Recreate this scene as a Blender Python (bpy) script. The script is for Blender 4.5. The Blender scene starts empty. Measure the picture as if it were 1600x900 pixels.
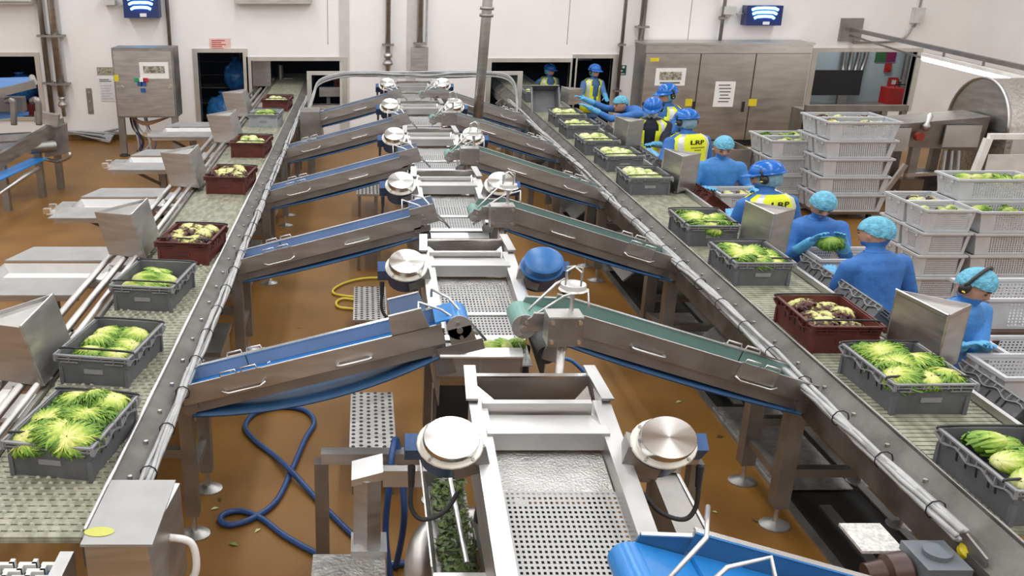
import bpy, bmesh, math, random
import numpy as np
from mathutils import Vector, Matrix, noise
random.seed(7); np.random.seed(7)
R = math.radians
S = bpy.context.scene
COL = S.collection
# ---------------------------------------------------------------- camera
H, VH, CX, CY = 3.55, -60.0, 568.0, 450.0
FPX = 1401.25
TH = math.atan2(CY - VH, FPX); CT = math.cos(TH); TT = math.tan(TH); KK = FPX / CT ** 2
cam = bpy.data.cameras.new('camera'); camo = bpy.data.objects.new('camera', cam); COL.objects.link(camo)
cam.sensor_width = 36.0; cam.lens = 36.0 * FPX / 1600.0; cam.shift_x = (800 - CX) / 1600.0
cam.clip_start = 0.05; cam.clip_end = 100
camo.location = (0, 0, H); camo.rotation_euler = (math.pi / 2 - TH, 0, 0)
S.camera = camo
# pixel of the photograph -> point on a known plane of the room
def atz(u, v, z):
    d = H - z; s = v - VH
    return Vector((d * (u - CX) / (s * CT), d * (KK / s - TT), z))
def aty(u, v, y):
    s = v - VH; d = y / (KK / s - TT)
    return Vector((d * (u - CX) / (s * CT), y, H - d))
# ---------------------------------------------------------------- world, lights, exposure
w = bpy.data.worlds.new('world'); S.world = w; w.use_nodes = True
w.node_tree.nodes['Background'].inputs[0].default_value = (1, .96, .92, 1)
w.node_tree.nodes['Background'].inputs[1].default_value = 0.35
def lamp(loc, sx, sy, power, col=(.95, .98, 1)):
    l = bpy.data.lights.new('ceiling_or_fill_light', 'AREA'); l.shape = 'RECTANGLE'; l.size = sx; l.size_y = sy
    l.energy = power; l.color = col
    o = bpy.data.objects.new('ceiling_or_fill_light', l); COL.objects.link(o); o.location = loc
    return o
for ly in (-1.5, 1.5, 4.5, 7.5, 10.5, 13.5, 16.5):
    for lx in (-6.5, -2.2, 1.2, 4.6, 9.0):
        lamp((lx, ly, 6.0), 0.45, 2.2, 58)
vs = S.view_settings
vs.view_transform = 'Standard'; vs.look = 'None'; vs.gamma = 1; vs.use_curve_mapping = False; vs.exposure = 0.12
# ---------------------------------------------------------------- materials
MATS = {}
def mat(name, col, rough=.5, metal=0., var=.08, scale=6., bump=0., bscale=40., stretch=(1, 1, 1), spec=None, alpha=None, col2=None, emit=None, trans=0):
    if name in MATS: return MATS[name]
    m = bpy.data.materials.new(name); m.use_nodes = True; nt = m.node_tree; N = nt.nodes; L = nt.links
    b = N['Principled BSDF']; b.inputs['Roughness'].default_value = rough; b.inputs['Metallic'].default_value = metal
    if spec is not None: b.inputs['Specular IOR Level'].default_value = spec
    if trans: b.inputs['Transmission Weight'].default_value = trans
    tc = N.new('ShaderNodeTexCoord'); mp = N.new('ShaderNodeMapping'); mp.inputs['Scale'].default_value = stretch
    L.new(tc.outputs['Object'], mp.inputs[0])
    if var > 0 or col2:
        nz = N.new('ShaderNodeTexNoise'); nz.inputs['Scale'].default_value = scale; nz.inputs['Detail'].default_value = 5
        L.new(mp.outputs[0], nz.inputs[0])
        cr = N.new('ShaderNodeValToRGB'); L.new(nz.outputs[0], cr.inputs[0])
        c2 = col2 or [min(1, c * (1 + var)) for c in col]; c1 = col if col2 else [c * (1 - var) for c in col]
        cr.color_ramp.elements[0].position = .35; cr.color_ramp.elements[1].position = .65
        cr.color_ramp.elements[0].color = (*c1, 1); cr.color_ramp.elements[1].color = (*c2, 1)
        L.new(cr.outputs[0], b.inputs['Base Color'])
        if metal > .5:
            mr = N.new('ShaderNodeMapRange'); L.new(nz.outputs[0], mr.inputs[0]); mr.inputs[3].default_value = rough * .75; mr.inputs[4].default_value = rough * 1.3
            L.new(mr.outputs[0], b.inputs['Roughness'])
    else: b.inputs['Base Color'].default_value = (*col, 1)
    if bump:
        n2 = N.new('ShaderNodeTexNoise'); n2.inputs['Scale'].default_value = bscale; n2.inputs['Detail'].default_value = 4
        L.new(mp.outputs[0], n2.inputs[0]); bp = N.new('ShaderNodeBump'); bp.inputs['Strength'].default_value = bump; bp.inputs['Distance'].default_value = .02
        L.new(n2.outputs[0], bp.inputs['Height']); L.new(bp.outputs[0], b.inputs['Normal'])
    if alpha is not None: b.inputs['Alpha'].default_value = alpha
    if emit: b.inputs['Emission Color'].default_value = (*emit[:3], 1); b.inputs['Emission Strength'].default_value = emit[3]
    MATS[name] = m
    return m
steel = mat('brushed_steel', (.53, .515, .5), .4, 1, .1, 3, .05, 120, (1, 1, 6))
steel_d = mat('dull_steel', (.33, .315, .3), .48, 1, .14, 4, .08, 60)
steel_b = mat('bright_steel', (.6, .595, .59), .38, 1, .06, 4, .03, 90)
steel_p = mat('polished_steel', (.82, .81, .79), .2, 1, .04, 6)
dark = mat('dark_void', (.015, .014, .013), .8, 0, .2)  # near-black, stands in for shade inside gaps and openings
black = mat('black_plastic', (.02, .02, .022), .45, 0, .1)
rubber = mat('black_rubber', (.025, .025, .027), .6, 0, .1)
stain = mat('stained_rail_steel', (.17, .16, .148), .6, .8, .25, 5, .15, 40)
steel_t = mat('table_steel', (.42, .415, .41), .6, .9, .08, 5)
white_p = mat('white_wall_panel', (.88, .85, .835), .42, 0, .025, 1.2)
frame_m = mat('window_frame_steel', (.62, .59, .54), .4, .7, .06, 3)
blue_paint = mat('blue_paint', (.02, .07, .2), .4, 0, .15, 8, .1, 60)
blue_lid = mat('blue_painted_lid', (.02, .13, .36), .35, 0, .1, 8)
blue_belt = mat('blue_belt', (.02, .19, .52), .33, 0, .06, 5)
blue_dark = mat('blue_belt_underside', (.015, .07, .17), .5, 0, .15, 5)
green_belt = mat('green_belt', (.14, .29, .25), .4, 0, .08, 5)
crate_g = mat('grey_crate_plastic', (.115, .118, .125), .5, 0, .12, 7, .06, 50)
crate_rim = mat('grey_crate_rim', (.24, .24, .245), .45, 0, .1, 9)
crate_lt = mat('pale_grey_crate_plastic', (.33, .345, .37), .5, 0, .07, 7)
crate_r = mat('maroon_crate_plastic', (.105, .022, .016), .5, 0, .15, 7, .06, 50)
crate_rr = mat('maroon_crate_rim', (.085, .02, .016), .5, 0, .15, 7)
tub = mat('ventilated_tub_plastic', (.52, .525, .54), .5, 0, .05, 5)
cable_m = mat('grey_cable', (.4, .4, .4), .5, 0, .12, 9)
paper = mat('paper', (.85, .84, .82), .7, 0, .02)
yellow = mat('yellow_plastic', (.75, .6, .02), .5, 0, .05)
hose_b = mat('blue_hose', (.02, .065, .2), .4, 0, .1, 9)
hose_y = mat('yellow_hose', (.7, .55, .05), .45, 0, .1, 9)
# ---------------------------------------------------------------- mesh helpers
class MB:
    def __init__(s): s.v = []; s.f = []; s.m = []; s.cm = 0
    def add(s, vs, fs):
        o = len(s.v); s.v += [tuple(p) for p in vs]; s.f += [[i + o for i in f] for f in fs]; s.m += [s.cm] * len(fs); return s
    def hexa(s, p):   # 8 points: bottom 4 ccw, top 4 ccw
        return s.add(p, [(3, 2, 1, 0), (4, 5, 6, 7), (0, 1, 5, 4), (1, 2, 6, 5), (2, 3, 7, 6), (3, 0, 4, 7)])
    def box(s, a, b, M=None):
        x0, y0, z0 = a; x1, y1, z1 = b
        p = [(x0, y0, z0), (x1, y0, z0), (x1, y1, z0), (x0, y1, z0), (x0, y0, z1), (x1, y0, z1), (x1, y1, z1), (x0, y1, z1)]
        if M is not None: p = [M @ Vector(q) for q in p]
        return s.hexa(p)
    def cbox(s, c, d, M=None): return s.box([c[i] - d[i] / 2 for i in range(3)], [c[i] + d[i] / 2 for i in range(3)], M)
    def bar(s, p, q, w, h, up=(0, 0, 1)):   # rectangular bar from p to q
        p = Vector(p); q = Vector(q); d = (q - p).normalized(); u = Vector(up)
        if abs(d.dot(u)) > .98: u = Vector((0, 1, 0))
        sd = d.cross(u).normalized() * w / 2; u2 = sd.cross(d).normalized() * h / 2
        return s.hexa([p - sd - u2, p + sd - u2, q + sd - u2, q - sd - u2, p - sd + u2, p + sd + u2, q + sd + u2, q - sd + u2])
    def ring(s, c, ax, r, n, sx=1.0):
        ax = Vector(ax).normalized(); u = ax.orthogonal().normalized() if abs(ax.x) > .9 or True else None
        u = Vector((1, 0, 0)) if abs(ax.x) < .9 else Vector((0, 1, 0))
        u = (u - ax * u.dot(ax)).normalized(); w = ax.cross(u)
        return [Vector(c) + (u * math.cos(2 * math.pi * i / n) * sx + w * math.sin(2 * math.pi * i / n)) * r for i in range(n)]
    def cyl(s, p, q, r0, r1=None, n=16, caps=True, sx=1.0):
        r1 = r0 if r1 is None else r1; p = Vector(p); q = Vector(q); ax = q - p
        A = s.ring(p, ax, r0, n, sx); B = s.ring(q, ax, r1, n, sx)
        fs = [(i, (i + 1) % n, n + (i + 1) % n, n + i) for i in range(n)]
        if caps: fs += [tuple(range(n))[::-1], tuple(range(n, 2 * n))]
        return s.add(A + B, fs)
    def lathe(s, o, ax, prof, n=24, sx=1.0):  # prof: (dist along axis, radius)
        ax = Vector(ax).normalized(); rings = []
        for t, r in prof: rings += s.ring(Vector(o) + ax * t, ax, max(r, 1e-4), n, sx)
        fs = []
        for k in range(len(prof) - 1):
            for i in range(n): fs.append((k * n + i, k * n + (i + 1) % n, (k + 1) * n + (i + 1) % n, (k + 1) * n + i))
        fs.append(tuple(range(n))[::-1]); fs.append(tuple(range((len(prof) - 1) * n, len(prof) * n)))
        return s.add(rings, fs)
    def tube(s, pts, r, n=8, closed=False):
        pts = [Vector(p) for p in pts]; m = len(pts); rings = []; prev = None
        for i, p in enumerate(pts):
            a = pts[i - 1] if i else (pts[-1] if closed else p); b = pts[(i + 1) % m] if (i < m - 1 or closed) else p
            d = (b - a).normalized()
            u = prev - d * prev.dot(d) if prev is not None else d.orthogonal()
            if u.length < 1e-5: u = d.orthogonal()
            u.normalize(); prev = u; w = d.cross(u)
            rr = r[i] if isinstance(r, (list, tuple)) else r
            rings += [p + (u * math.cos(2 * math.pi * j / n) + w * math.sin(2 * math.pi * j / n)) * rr for j in range(n)]
        fs = []
        for k in range(m if closed else m - 1):
            k2 = (k + 1) % m
            for j in range(n): fs.append((k * n + j, k * n + (j + 1) % n, k2 * n + (j + 1) % n, k2 * n + j))
        if not closed: fs += [tuple(range(n))[::-1], tuple(range((m - 1) * n, m * n))]
        return s.add(rings, fs)
    def prism(s, pts, d):  # polygon points extruded by vector d
        pts = [Vector(p) for p in pts]; d = Vector(d); n = len(pts)
        return s.add(pts + [p + d for p in pts], [tuple(range(n))[::-1], tuple(range(n, 2 * n))] + [(i, (i + 1) % n, n + (i + 1) % n, n + i) for i in range(n)])
    def plate(s, a, b, c, t=.006):   # parallelogram plate from corner a with edges ab, ac
        a = Vector(a); b = Vector(b); c = Vector(c); n = (b - a).cross(c - a).normalized() * t
        return s.prism([a, b, b + c - a, c], n)
    def ellipsoid(s, c, r, n=12, m=8, M=None):
        c = Vector(c); vs = []; fs = []
        for i in range(m + 1):
            ph = math.pi * i / m
            for j in range(n):
                q = Vector((r[0] * math.sin(ph) * math.cos(2 * math.pi * j / n), r[1] * math.sin(ph) * math.sin(2 * math.pi * j / n), r[2] * math.cos(ph)))
                vs.append(c + (M @ q if M is not None else q))
        for i in range(m):
            for j in range(n): fs.append((i * n + j, (i + 1) * n + j, (i + 1) * n + (j + 1) % n, i * n + (j + 1) % n))
        return s.add(vs, fs)
    def lattice(s, o, ux, uy, nx, ny, fill=.5, off=False):  # sheet with nx*ny square holes
        o = Vector(o); ux = Vector(ux); uy = Vector(uy)
        gx = [0.]; gy = [0.]
        for i in range(nx): gx += [(i + .5 - fill / 2) / nx, (i + .5 + fill / 2) / nx]
        for i in range(ny): gy += [(i + .5 - fill / 2) / ny, (i + .5 + fill / 2) / ny]
        gx.append(1.); gy.append(1.); W = len(gx)
        vs = [o + ux * a + uy * b for b in gy for a in gx]; fs = []
        for j in range(len(gy) - 1):
            for i in range(W - 1):
                if i % 2 == 1 and j % 2 == 1: continue
                fs.append((j * W + i, j * W + i + 1, (j + 1) * W + i + 1, (j + 1) * W + i))
        return s.add(vs, fs)
    def mesh(s, name, mats, smooth=False):
        me = bpy.data.meshes.new(name); me.from_pydata(s.v, [], s.f)
        if not isinstance(mats, (list, tuple)): mats = [mats]
        for m in mats: me.materials.append(m)
        if len(mats) > 1: me.polygons.foreach_set('material_index', s.m)
        if smooth: smooth_mesh(me, smooth)
        me.update(); return me
    def build(s, name, mats, parent=None, smooth=False, loc=None):
        if loc is not None:
            l = Vector(loc); s.v = [tuple(Vector(p) - l) for p in s.v]
        o = bpy.data.objects.new(name, s.mesh(name, mats, smooth)); COL.objects.link(o)
        if loc is not None: o.location = loc
        if parent is not None: o.parent = parent
        return o
def smooth_mesh(me, ang=True):
    me.polygons.foreach_set('use_smooth', [True] * len(me.polygons))
    if ang is not True:
        bm = bmesh.new(); bm.from_mesh(me); bm.normal_update()
        for e in bm.edges:
            if len(e.link_faces) == 2 and e.calc_face_angle(0) > R(ang): e.smooth = False
        bm.to_mesh(me); bm.free()
def obj(name, me, parent=None, loc=None, rot=None):
    o = bpy.data.objects.new(name, me); COL.objects.link(o)
    if parent is not None: o.parent = parent
    if loc is not None: o.location = loc
    if rot is not None: o.rotation_euler = rot
    return o
def tag(o, label, cat, group=None):
    o['label'] = label; o['category'] = cat
    if group: o['group'] = group
    return o
def thing(name, label, cat, loc=(0, 0, 0), rz=0, group=None):
    o = bpy.data.objects.new(name, None); COL.objects.link(o); o.location = loc; o.rotation_euler = (0, 0, rz); o.empty_display_size = .1
    return tag(o, label, cat, group)
def struct(name, mb, mats, smooth=False):
    o = mb.build(name, mats, None, smooth); o['kind'] = 'structure'; return o
def dup(root, loc=None, rot=None):
    r = root.copy(); COL.objects.link(r)
    for k in ('label', 'group'):
        if k in r: del r[k]
    if loc is not None: r.location = loc
    if rot is not None: r.rotation_euler = rot
    for ch in root.children:
        c = ch.copy(); COL.objects.link(c); c.parent = r
        for g in ch.children:
            d = g.copy(); COL.objects.link(d); d.parent = c
    return r
def stuff(o): o['kind'] = 'stuff'; return o
def spline(pts, n=8):   # catmull-rom
    pts = [Vector(p) for p in pts]; out = []
    for i in range(len(pts) - 1):
        p0 = pts[max(i - 1, 0)]; p1 = pts[i]; p2 = pts[i + 1]; p3 = pts[min(i + 2, len(pts) - 1)]
        for k in range(n):
            t = k / n
            out.append(.5 * ((2 * p1) + (p2 - p0) * t + (2 * p0 - 5 * p1 + 4 * p2 - p3) * t * t + (3 * p1 - p0 - 3 * p2 + p3) * t ** 3))
    out.append(pts[-1]); return out
def text_mesh(txt, size, m, ext=.001, align='CENTER', bold=0):
    c = bpy.data.curves.new('lettering', 'FONT'); c.body = txt; c.size = size; c.extrude = ext; c.align_x = align; c.align_y = 'CENTER'; c.offset = bold; c.resolution_u = 2
    o = bpy.data.objects.new('lettering', c); COL.objects.link(o)
    dg = bpy.context.evaluated_depsgraph_get(); me = bpy.data.meshes.new_from_object(o.evaluated_get(dg))
    bpy.data.objects.remove(o); me.materials.clear(); me.materials.append(m); return me
def remesh(mb, voxel, smooth_it=4, fac=.5):
    me = mb.mesh('raw', steel); o = bpy.data.objects.new('raw', me); COL.objects.link(o)
    md = o.modifiers.new('r', 'REMESH'); md.mode = 'VOXEL'; md.voxel_size = voxel
    if smooth_it:
        sm = o.modifiers.new('s', 'SMOOTH'); sm.iterations = smooth_it; sm.factor = fac
    dg = bpy.context.evaluated_depsgraph_get(); out = bpy.data.meshes.new_from_object(o.evaluated_get(dg))
    bpy.data.objects.remove(o); bpy.data.meshes.remove(me); out.materials.clear(); return out
# ================================================================ the room
WY = 19.0; WX = 12.4; LXW = -9.5; CEIL = 6.2
floor_m = mat('ochre_resin_floor', (.19, .085, .013), .33, 0, .2, 1.3, .25, 260, col2=(.27, .128, .023), spec=.35)
struct('floor', MB().box((LXW, -4, -.1), (WX, 24, 0)), floor_m)
struct('ceiling', MB().box((LXW, -4, CEIL), (WX, WY, CEIL + .1)), mat('white_ceiling', (.8, .78, .75), .6, 0, .02))
struct('wall_left', MB().box((LXW - .1, -4, 0), (LXW, WY + 5, CEIL)), white_p)
struct('wall_right', MB().box((WX, -4, 0), (WX + .1, WY, CEIL)), white_p)
struct('wall_front', MB().box((LXW, -4.1, 0), (WX, -4, CEIL)), white_p)
# openings in the back wall, measured on the photograph: u0, v0, u1, v1
OPEN = [(-60, 88, 60, 182), (312, 82, 382, 196), (394, 95, 535, 164), (766, 97, 888, 186), (898, 91, 953, 196), (1270, 81, 1424, 166)]
rects = []
for u0, v0, u1, v1 in OPEN:
    a = aty(u0, v0, WY); b = aty(u1, v1, WY); c = aty(u1, v0, WY); e = aty(u0, v1, WY)
    x0 = (a.x + e.x) / 2; x1 = (b.x + c.x) / 2
    rects.append((x0, max(b.z, .02), x1, a.z))
xs = sorted({LXW, WX, *[r[0] for r in rects], *[r[2] for r in rects]})
mb = MB()
for xa, xb in zip(xs[:-1], xs[1:]):
    hit = [r for r in rects if r[0] < (xa + xb) / 2 < r[2]]
    if hit:
        r = hit[0]
        if r[1] > .03: mb.box((xa, WY, 0), (xb, WY + .12, r[1]))
        mb.box((xa, WY, r[3]), (xb, WY + .12, CEIL))
    else: mb.box((xa, WY, 0), (xb, WY + .12, CEIL))
struct('wall_back', mb, white_p)
for i, (x0, z0, x1, z1) in enumerate(rects):
    door = i in (1, 4)
    fr = MB(); t = .1; y0, y1 = WY - .035, WY + .16
    fr.box((x0 - t, y0, z0 - .0), (x0, y1, z1)); fr.box((x1, y0, z0), (x1 + t, y1, z1))
    fr.box((x0 - t, y0, z1), (x1 + t, y1, z1 + t * .8))
    if not door: fr.box((x0 - t, y0, z0 - t * .8), (x1 + t, y1, z0))
    struct('trim_%d' % (i + 1), fr, frame_m)
# wall base: ochre coved skirting, panel seams and steel cover columns
sk = MB()
gaps = [(rects[1][0], rects[1][2]), (rects[4][0], rects[4][2])]
cur = LXW
for g in gaps: sk.box((cur, WY - .03, 0), (g[0] - .1, WY, .1)); cur = g[1] + .1
sk.box((cur, WY - .03, 0), (WX, WY, .1))
struct('baseboard_back', sk, mat('ochre_cove', (.2, .12, .03), .4, 0, .2))
for i, (u, wd) in enumerate([(538, .2), (643, .2)]):
    p = aty(u, 60, WY); struct('trim_%d' % (i + 10), MB().box((p.x - wd / 2, WY - .02, 0), (p.x + wd / 2, WY, CEIL)), mat('wall_cover_strip', (.62, .6, .57), .5, .2, .04))
seam = mat('panel_seam', (.4, .38, .36), .7)
for i, u in enumerate((512, 888, 1077, -120)):
    p = aty(u, 40, WY); z0 = 1.95 if u != -120 else 0
    struct('trim_%d' % (i + 20), MB().box((p.x - .008, WY - .004, z0), (p.x + .008, WY, CEIL)), seam)
# rooms behind the openings
navy = mat('dim_room_wall', (.012, .02, .035), .6, 0, .3, 2)  # dimness of the unlit room put into its wall colour
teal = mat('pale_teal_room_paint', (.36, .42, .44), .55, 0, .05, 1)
xm = rects[5][0] - .6
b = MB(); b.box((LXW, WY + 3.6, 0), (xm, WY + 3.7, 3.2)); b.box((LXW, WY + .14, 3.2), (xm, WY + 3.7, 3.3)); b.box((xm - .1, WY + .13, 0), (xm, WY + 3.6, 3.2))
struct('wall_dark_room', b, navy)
b = MB(); b.box((xm, WY + 2.6, 0), (WX + 1, WY + 2.7, 3.2)); b.box((xm, WY + .14, 3.2), (WX + 1, WY + 2.7, 3.3)); b.box((WX + .9, WY + .13, 0), (WX + 1, WY + 2.6, 3.2))
struct('wall_teal_room', b, teal)
lamp((-5.5, WY + 1.9, 3.1), 1.5, .4, 5, (.6, .8, 1)); lamp((1.5, WY + 1.9, 3.1), 2.5, .4, 7, (.6, .8, 1)); lamp((5.0, WY + 2.2, 3.1), 1.5, .4, 5, (.6, .8, 1))  # added dim bluish lamps to lift the dark room, no fittings known
la = lamp((rects[5][0] + 1.6, WY + 1.3, 3.1), 1.2, .3, 42, (.95, .98, 1))
# ---- things seen through the openings
bag_m = mat('blue_polythene', (.03, .16, .42), .22, 0, .3, 9, .8, 14)
def bag(p, r, label):
    m = MB(); m.ellipsoid((0, 0, r[2]), r, 16, 10)
    for i, q in enumerate(m.v):
        n = noise.noise(Vector(q) * 5 + Vector(p)) * .16 + .96; m.v[i] = (q[0] * n, q[1] * n, max(q[2] * n, 0))
    t = thing('blue_sack', label, 'sack', p)
    m.build('bag', bag_m, t, True)
    k = MB(); k.cyl((0, 0, r[2] * 1.93), (0, 0, r[2] * 2.15), r[0] * .16, r[0] * .3, 10); k.build('knot', bag_m, t, True)
    return t
p = aty(352, 196, WY + .8); bag((p.x, WY + .8, 0), (.42, .35, .42), 'lower blue plastic sack bulging inside the left doorway')
p = aty(370, 140, WY + 1.4); bag((p.x, WY + 1.4, .8), (.3, .3, .36), 'upper blue plastic sack on the cage inside the left doorway')
p = aty(45, 130, WY + .9); bag((p.x - .3, WY + 1.2, .62), (.4, .3, .3), 'blue plastic sack behind the far left window')
cg = thing('roll_cage', 'dark wire roll cage standing inside the left doorway', 'cage', (aty(345, 190, WY + 2.2).x, WY + 2.4, 0))
for zz in (.1, .45, .8):
    MB().box((-.55, -.35, zz), (.55, .35, zz + .02)).build('shelf', steel_d, cg)
for xx in (-.55, .55):
    for yy in (-.35, .35): MB().cyl((xx, yy, 0), (xx, yy, 1.75), .02, n=8).build('post', steel_d, cg)
for zz in (1.1, 1.4, 1.7): MB().cyl((-.55, -.35, zz), (.55, -.35, zz), .012, n=6).build('rail', steel_d, cg)
rk = thing('storage_bin', 'dark red storage bin behind the far left window', 'bin', (aty(40, 150, WY + 1).x + .2, WY + 1.1, 0))
MB().box((-.45, -.3, 0), (.45, .3, .6)).build('body', mat('dark_red_plastic', (.16, .01, .015), .5), rk); MB().box((-.48, -.33, .56), (.48, .33, .62)).build('rim', mat('dark_red_plastic', (.16, .01, .015)), rk)
t = thing('waste_cage', 'dark red bin under the upper blue sack in the left doorway', 'bin', (p.x, WY + 1.4, 0)) if False else None
q = aty(370, 150, WY + 1.4); t = thing('red_bin', 'dark red bin carrying the upper blue sack in the doorway', 'bin', (q.x, WY + 1.4, 0)); MB().box((-.3, -.25, .08), (.3, .25, .76)).build('body', mat('dark_red_plastic', (.16, .01, .015)), t); MB().box((-.33, -.28, .74), (.33, .28, .8)).build('rim', mat('dark_red_plastic', (.16, .01, .015)), t)
for xx in (-.25, .25): MB().cyl((xx, -.2, .04), (xx + .03, -.2, .04), .04, n=10).build('castor', rubber, t)
q = aty(408, 113, WY + .9); t = thing('panel_post', 'grey control panel on a post seen through the left hatch', 'control panel', (q.x, WY + .9, 0)); MB().box((-.2, -.12, q.z - .28), (.22, .08, q.z + .28)).build('panel', steel, t); MB().box((-.2, .08, 0), (-.08, .2, q.z + .2)).build('post', steel_d, t)
q = aty(438, 133, WY + 1.3); t = thing('fan_motor', 'small pale motor on a stalk behind the left hatch', 'motor', (q.x, WY + 1.3, 0)); MB().box((-.3, -.1, q.z - .18), (.3, .2, q.z + .16)).build('motor', frame_m, t); MB().cyl((.03, -.15, 0), (.03, -.15, q.z + .45), .06, n=10).build('stalk', steel_d, t)
q = aty(800, 150, WY + 1.6); t = thing('wall_rail', 'pale horizontal rail in the dark room behind the right belt', 'rail', (q.x, WY + 3.4, 1.35)); MB().box((-.2, 0, -.06), (2.2, .1, .06)).build('rail', frame_m, t); MB().box((-.1, .1, -.1), (0, .2, .1)).build('bracket', steel_d, t)
# teal room fittings
def at_t(u, v): return aty(u, v, WY + 2.55)
q0 = at_t(1374, 80); q1 = at_t(1398, 97)
t = thing('wall_notice', 'green and magenta notice on the teal wall through the right hatch', 'sign', ((q0.x + q1.x) / 2, WY + 2.59, q1.z))
MB().box((-.25, -.02, 0), (0, 0, q0.z - q1.z)).build('green_panel', mat('notice_green', (.03, .12, .04), .6), t)
MB().box((0, -.021, 0), (.22, 0, q0.z - q1.z)).build('magenta_panel', mat('notice_magenta', (.2, .01, .08), .6), t)
q = at_t(1388, 106); t = thing('alarm_sounder', 'small red alarm sounder under the green and magenta notice', 'alarm', (q.x, WY + 2.59, q.z - .1))
MB().box((-.07, -.05, 0), (.07, 0, .2)).build('housing', mat('red_plastic', (.4, .015, .01), .4), t); MB().cyl((0, -.05, .1), (0, -.08, .1), .05).build('button', mat('red_plastic', (.4, .015, .01)), t)
q = at_t(1395, 128); t = thing('break_glass_point', 'red call point box on the teal wall beside the pipe', 'alarm', (q.x, WY + 2.59, q.z - .1))
MB().box((-.1, -.08, 0), (.1, 0, .2)).build('housing', mat('red_plastic', (.4, .015, .01)), t); MB().box((-.05, -.085, .05), (.05, -.08, .15)).build('glass', mat('pale_glass', (.6, .55, .5), .2), t)
q = at_t(1365, 152); t = thing('red_tool_case', 'red and black case standing behind the right hatch', 'case', (q.x, WY + 1.6, .52))
MB().box((-.3, -.2, 0), (.05, .2, .36)).build('red_half', mat('red_plastic', (.4, .015, .01)), t); MB().box((.05, -.2, 0), (.42, .2, .34)).build('black_half', black, t); MB().tube([(-.1, 0, .36), (-.1, 0, .42), (.2, 0, .42), (.2, 0, .34)], .015).build('handle', black, t)
st = thing('shelf_bench', 'steel bench in the teal room under the right hatch', 'bench', (rects[5][0] + 1.4, WY + 1.55, 0))
MB().box((-1.3, -.4, .46), (1.5, .35, .52)).build('top', steel_d, st)
for xx in (-1.2, 1.4): MB().box((xx - .03, -.3, 0), (xx + .03, .3, .46)).build('leg', steel_d, st)
q = at_t(1300, 150); t = thing('control_screen', 'dark flat screen on bent steel arm in the teal room', 'screen', (q.x - .3, WY + 1.5, .52))
MB().box((-.75, -.03, .2), (.35, .05, .75)).build('panel', black, t); MB().box((-.1, 0, 0), (.1, .08, .25)).build('stand', steel_d, t)
t = thing('air_duct', 'grey flexible hoses running down the teal wall', 'duct', (at_t(1325, 120).x, WY + 2.5, .4))
for k in range(4): MB().tube(spline([(-.3 + k * .17 + .12, 0, 2.7), (-.3 + k * .17 + .1, 0, 1.2), (-.22 + k * .14, -.1, .7), (-.3 + k * .1, -.5, .3)]), .05, 8).build('hose', steel_d, t, True)
q = at_t(1412, 110); t = thing('door_post_pipe', 'dark vertical pipe inside right edge of the right hatch', 'pipe', (q.x, WY + 2.5, 0))
MB().cyl((0, 0, 0), (0, 0, 3.1), .06).build('pipe', steel_d, t)
for zz in (.9, 1.6): MB().box((-.1, -.03, zz), (.1, .08, zz + .04)).build('clamp', steel, t)
# ---- pipes on the back wall
def wall_pipe(name, label, u, v0, v1, r, clamps=(), y=WY - .14, m=steel, slant=0, cat='pipe'):
    zb = aty(u, v1, y).z; zt = CEIL if v0 <= 0 else aty(u, v0, y).z
    x = aty(u, v1, y).x
    t = thing(name, label, cat, (x, y, zb)); h = zt - zb
    MB().cyl((0, 0, 0), (0, 0, h), r, n=14).build('pipe', m, t, True)
    for v in clamps:
        z = aty(u, v, y).z - zb; c = MB(); c.box((-r * 2.2, -r * 1.2, z - .02), (r * 2.2, r * 1.2, z + .02)); c.box((-r * .8, r, z - .03), (r * .8, WY - y, z + .03)); c.build('clamp', steel_d, t)
    return t
wall_pipe('wall_pipe', 'slimmer grey pipe beside the far left window', 82, 0, 178, .055, (56, 130), m=steel_d)
t = wall_pipe('wall_pipe', 'thick steel pipe with valve left of the control cabinet', 97, 0, 150, .085, (56, 131))
MB().lathe((0, 0, 0), (0, 0, -1), [(0, .06), (.06, .08), (.1, .05), (.16, .1), (.2, .1), (.24, .05), (.42, .045)], 12).build('valve', steel, t, True)
wall_pipe('wall_pipe', 'thin conduit rising from the left control cabinet', 271, 0, 146, .04, (), y=WY - .1, m=steel_d)
t = wall_pipe('wall_pipe', 'straight pipe with nozzle above the middle of the line', 606, 0, 82, .055, (70,))
MB().lathe((0, 0, 0), (0, 0, -1), [(0, .055), (.05, .09), (.1, .09), (.12, .05), (.2, .11), (.24, .11), (.27, .06), (.5, .03)], 12).build('nozzle', steel, t, True)
t = wall_pipe('wall_pipe', 'conduit pair ending in a switch box above the line', 656, 0, 70, .06, (68,), y=WY - .12)
MB().box((-.17, -.1, -.5), (.17, .12, -.05)).build('switch_box', steel, t); MB().cyl((.13, 0, 0), (.13, 0, 4), .022, n=8).build('cable', cable_m, t)
wall_pipe('wall_pipe', 'thin conduit left of the green exit sign', 963, 0, 160, .035, (70, 142), m=steel_d)
wall_pipe('wall_pipe', 'dark square channel between exit sign and large cabinet', 992, 0, 152, .06, (42,), m=steel_d)
wall_pipe('wall_pipe', 'conduit dropping to the top of the large cabinet', 1124, 0, 69, .035, (28,), m=steel_d)
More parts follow.
